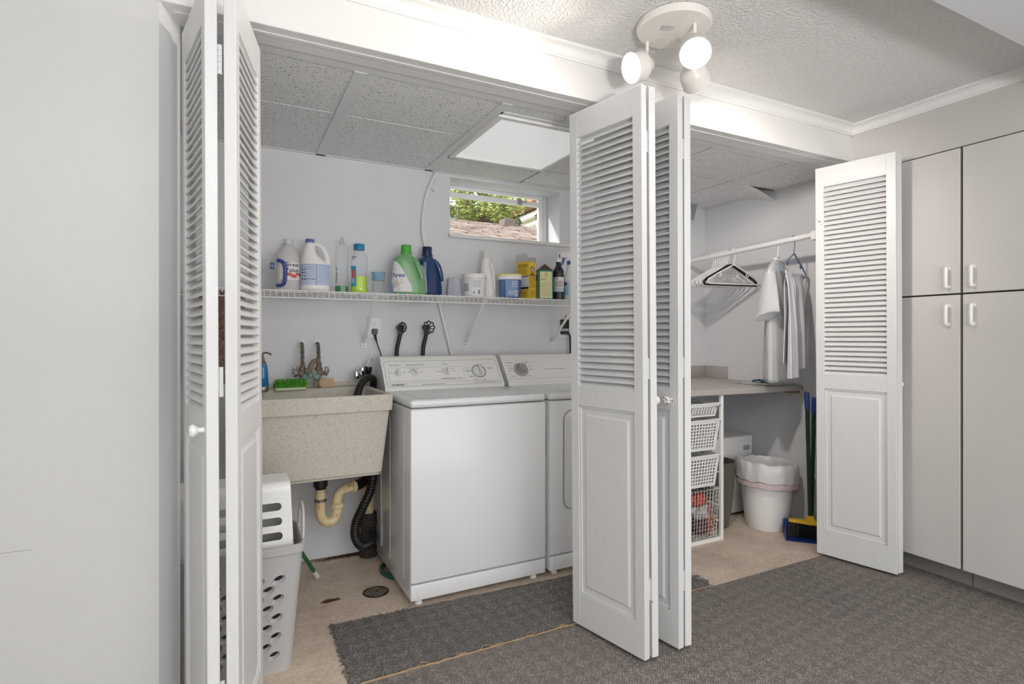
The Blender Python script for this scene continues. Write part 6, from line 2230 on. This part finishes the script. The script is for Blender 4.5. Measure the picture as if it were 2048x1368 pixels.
for i in range(420):
    x, y = rnd.uniform(-.108, .108), rnd.uniform(-.004, .022)
    cyl(bm, (x, y, 0.094), (x * 1.12 + rnd.gauss(0, .003), y + rnd.gauss(-.008, .006), 0.012), 0.0016, 0.0012, 4)
obj('bristles', bm, M['black'], br, kind='stuff')
bm = BM(); cyl(bm, (0.002, 0.010, 0.135), (-0.010, 0.030, 0.77), 0.0115, n=14)
obj('shaft', bm, M['dark_green'], br)
bm = BM(); lathe_ax(bm, (-0.010, 0.030, 0.765), (-0.02, 0.03, 1), [(0.0135, 0), (0.0135, 0.092), (0.011, 0.098), (0.0001, 0.099)], 14)
obj('grip', bm, M['blue_grip'], br)

m = speckle('black_white_pattern', srgb(196, 194, 190), srgb(220, 218, 214), srgb(40, 38, 38), 34, 0.7)
o = lump('patterned_bag', 'black and white patterned bag peeking from behind the folding door', 'bag', (3.190, 2.172, 0.0), (0.034, 0.045, 0.165), m, 6, 0.12)

# ---------------------------------------------------------------- closet rod, hangers, clothes
def rod(y):
    return Vector((2.95 + (y - 1.99) * 0.05 / 1.11, y, 1.770 - (y - 1.99) * 0.028 / 1.11))
cr_ = thing('closet_rod', 'white wooden clothes rod across the right closet', 'rod', (0, 0, 0))
bm = BM(); cyl(bm, rod(2.03), rod(YB - 0.004), 0.0165, n=20)
obj('pole', bm, M['white_plastic'], cr_)
bm = BM(); lathe_ax(bm, rod(YB - 0.001), (0, -1, 0), [(0.0001, 0), (0.030, 0.0), (0.030, 0.006), (0.021, 0.012), (0.018, 0.012)], 24)
obj('socket', bm, M['white_plastic'], cr_)
p = rod(2.03)
bm = BM(); box(bm, p.x - 0.02, XR + 0.06, 2.0, 2.03, p.z - 0.03, p.z + 0.02, 0.003, 1)
obj('socket_block', bm, M['white_plastic'], cr_)


def hook_pts(a0=-0.052):
    r = 0.0205
    pts = [(0, 0, a0), (0, 0, -0.030)]
    for i in range(11):
        t = R(-95 + 25 * i)
        pts.append((-0.0 + r * math.cos(t + PI) * -1 if False else r * math.sin(R(180 - 24 * i)) * 1.0, 0, -r * math.cos(R(24 * i)) * 1.0))
    return pts


def hook(bm, r=0.0032):
    rad_ = 0.0205
    pts = [Vector((0.0, 0, -0.088)), Vector((0.002, 0, -0.06)), Vector((0.012, 0, -0.036))]
    pts += [Vector((rad_ * math.sin(R(a)), 0, -rad_ * math.cos(R(a)))) for a in range(25, 236, 15)]
    tube(bm, pts, r, 8)


def tri_hanger(bm, hw=0.205, r=0.0045):
    pts = [(0, 0, -0.058), (0.05, 0, -0.082), (0.12, 0, -0.116), (hw - 0.03, 0, -0.146), (hw - 0.004, 0, -0.160), (hw, 0, -0.176), (hw - 0.014, 0, -0.186),
           (0.08, 0, -0.187), (0, 0, -0.187), (-0.08, 0, -0.187), (-hw + 0.014, 0, -0.186), (-hw, 0, -0.176), (-hw + 0.004, 0, -0.160), (-hw + 0.03, 0, -0.146), (-0.12, 0, -0.116), (-0.05, 0, -0.082)]
    pts = [(a, b_, c_ - 0.027) for a, b_, c_ in pts]
    tube(bm, pts, r, 8, loop=True)
    for s_ in (-1, 1):      # the little strap hooks
        tube(bm, [(s_ * 0.105, 0, -0.139), (s_ * 0.10, 0, -0.157), (s_ * 0.112, 0, -0.165), (s_ * 0.12, 0, -0.155)], r * .7, 6)


me_h = None
def hanger(label, y, rz, group=None, mt='white_plastic'):
    t = thing('clothes_hanger', label, 'hanger', rod(y), rz, group)
    bm = BM(); hook(bm); obj('hook', bm, M[mt], t)
    bm = BM(); tri_hanger(bm); obj('frame', bm, M[mt], t)
    return t
h0 = hanger('white plastic hanger packed in the bunch of empty hangers on the rod', 2.795, R(-3), 'bunched empty white hangers')
for i in range(1, 8):
    y = 2.795 - 0.0185 * i
    dup(h0, rod(y), R(-3 + [0, 2, -3, 4, -2, 3, -4, 1][i] * 1.0))
hanger('white plastic hanger directly in front of the black hanger', 2.604, R(-9))
bh = thing('clothes_hanger', 'black flat hanger among the bunched white ones', 'hanger', rod(2.632), R(-7))
bm = BM(); hook(bm, 0.002); obj('hook', bm, M['chrome'], bh)
bm = BM()
hw = 0.222
outl = [(0.0, -0.050), (0.03, -0.056), (0.09, -0.090), (hw - .03, -0.142), (hw, -0.165), (hw + .002, -0.185), (hw - .012, -0.196)]
inn_ = [(0.0, -0.068), (0.03, -0.076), (0.09, -0.110), (hw - .04, -0.158), (hw - .016, -0.172), (hw - .014, -0.182), (hw - .02, -0.186)]
O2 = outl + [(-a, b_) for a, b_ in reversed(outl)][:-1]
I2 = inn_ + [(-a, b_) for a, b_ in reversed(inn_)][:-1]
O2 = [(a, b_ - 0.027) for a, b_ in O2]; I2 = [(a, b_ - 0.027) for a, b_ in I2]
ring_skin(bm, [[(a, -.003, b_) for a, b_ in O2], [(a, .003, b_) for a, b_ in O2], [(a, .003, b_) for a, b_ in I2], [(a, -.003, b_) for a, b_ in I2]], cap=False, loop=True)
obj('frame', bm, M['black'], bh)

# white polo shirt
fab = mat('white_knit', srgb(246, 246, 247), 0.9, Sheen_Weight=0.2)
nt, b, L = nodes(fab)
wv = noise(nt, geo_pos(nt), 420, 1)
bump(nt, wv.outputs[0], 0.5, 0.003, b)
M['knit'] = fab
sr = hanger('white hanger holding the white short-sleeved shirt', 2.262, R(24))
ps = rod(2.262)
shirt = thing('shirt', 'white short-sleeved shirt hanging on a white hanger from the rod', 'shirt', ps, R(24))
bm = BM()
rings = []
n = 48
spec = [(-0.112, .070, .020, 0), (-0.124, .105, .024, 0), (-0.147, .150, .028, 0), (-0.172, .188, .032, .2), (-0.196, .203, .038, .4), (-0.23, .198, .042, .7), (-0.32, .188, .046, 1), (-0.45, .182, .048, 1.2), (-0.60, .182, .050, 1.4), (-0.72, .184, .050, 1.5), (-0.80, .185, .050, 1.5), (-0.828, .184, .050, 1.5)]
for z, hx_, hy_, fd_ in spec:
    ring = []
    for j in range(n):
        a = 2 * PI * j / n
        fold = 0.010 * fd_ * math.sin(5 * a + 2.2 * z) + 0.007 * fd_ * math.sin(9 * a + 1.3 + 4 * z)
        cx_ = math.copysign(abs(math.cos(a)) ** 0.8, math.cos(a)); sy_ = math.copysign(abs(math.sin(a)) ** 0.9, math.sin(a))
        ring.append((hx_ * cx_, (hy_ + fold) * sy_, z - 0.012 * abs(cx_) * (1 if z < -.75 else 0)))
    rings.append(ring)
ring_skin(bm, rings, cap=False)
bmesh.ops.solidify(bm, geom=bm.faces[:], thickness=0.002)
obj('body', bm, fab, shirt, sharp=75)
for s_ in (-1, 1):
    bm = BM()
    rings = []
    for i in range(9):
        t_ = i / 8
        c_ = Vector((s_ * (0.180 + (0.050 if s_ < 0 else 0.016) * t_), 0.0, -0.190 - 0.265 * t_))
        hx_, hy_ = 0.024 + 0.004 * t_, 0.030 + 0.034 * t_
        ring = []
        for j in range(28):
            a = 2 * PI * j / 28
            f_ = 1 + 0.10 * math.sin(4 * a + 3 * t_) * t_
            ring.append(c_ + Vector((hx_ * math.cos(a) * f_, hy_ * math.sin(a) * f_, s_ * 0.018 * math.cos(a) * t_ - 0.02 * math.sin(a) * t_)))
        rings.append(ring)
    ring_skin(bm, rings, cap=False)
    bmesh.ops.solidify(bm, geom=bm.faces[:], thickness=0.002)
    obj('sleeve', bm, fab, shirt, sharp=75)
bm = BM()
tube(bm, [(0.074 * math.cos(2 * PI * j / 28), 0.024 * math.sin(2 * PI * j / 28), -0.112 + 0.006 * math.cos(4 * PI * j / 28)) for j in range(28)], 0.005, 8, loop=True)
obj('collar', bm, fab, shirt, sharp=75)

# pale trousers folded over the blue hanger
M['blue_hanger'] = mat('slate_blue_plastic', srgb(104, 128, 152), 0.35)
hanger('slate blue hanger holding the folded pale trousers', 2.150, R(18), None, 'blue_hanger')
tr = thing('trousers', 'pale grey trousers folded over the slate blue hanger', 'trousers', rod(2.150), R(18))
fab2 = mat('pale_trouser_cloth', srgb(228, 227, 232), 0.9, Sheen_Weight=0.2)
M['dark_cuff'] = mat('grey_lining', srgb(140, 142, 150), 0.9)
def leg_sheet(x0, x1, y0, drop, sg, seed, z0=-0.203, w1=1.0):
    bm = BM(); rows = []
    nz, nx = 22, 20
    for i in range(nz + 1):
        t_ = i / nz
        row = []
        for j in range(nx + 1):
            u = j / nx
            xc_ = (x0 + x1) / 2
            x_ = xc_ + (x0 - xc_ + (x1 - x0) * u) * (1 + (w1 - 1) * t_)
            f_ = 0.014 * math.sin(u * 9 + seed + t_ * 1.2) * min(1, t_ * 2) + 0.006 * math.sin(u * 17 + seed * 2) * t_
            yy = y0 * min(1, t_ * 8) + sg * (f_ + 0.012 * t_)
            zz = z0 - drop * t_ + (0.006 if i == 0 else 0) - 0.010 * math.sin(u * 3 + seed) * t_
            row.append((x_, yy, zz))
        rows.append(row)
    ring_skin(bm, rows, cap=False, closed=False)
    bmesh.ops.recalc_face_normals(bm, faces=bm.faces)
    bmesh.ops.solidify(bm, geom=bm.faces[:], thickness=0.004)
    return bm
obj('front_leg', leg_sheet(-0.15, -0.05, -0.012, 0.60, -1, 0.5, w1=1.7), fab2, tr, sharp=75)
obj('front_leg', leg_sheet(-0.05, 0.12, -0.020, 0.56, -1, 2.1, w1=1.15), fab2, tr, sharp=75)
obj('back_leg', leg_sheet(-0.12, 0.185, 0.012, 0.53, 1, 3.7, w1=1.02), fab2, tr, sharp=75)
obj('cuff_lining', leg_sheet(0.04, 0.175, 0.004, 0.11, 1, 1.1, z0=-0.66), M['dark_cuff'], tr, sharp=75)

# grey bracket hanging in the far corner of the closet ceiling
bm = BM(); prism(bm, [(2.955, 2.148), (3.012, 2.148), (3.004, 2.135), (2.972, 2.03), (2.955, 2.03)], 'y', 2.955, 2.962)
o = obj('corner_bracket', bm, mat('grey_sheet_metal', srgb(150, 148, 148), 0.6))
tag(o, 'grey triangular sheet hanging from the ceiling in the closet back corner', 'bracket')
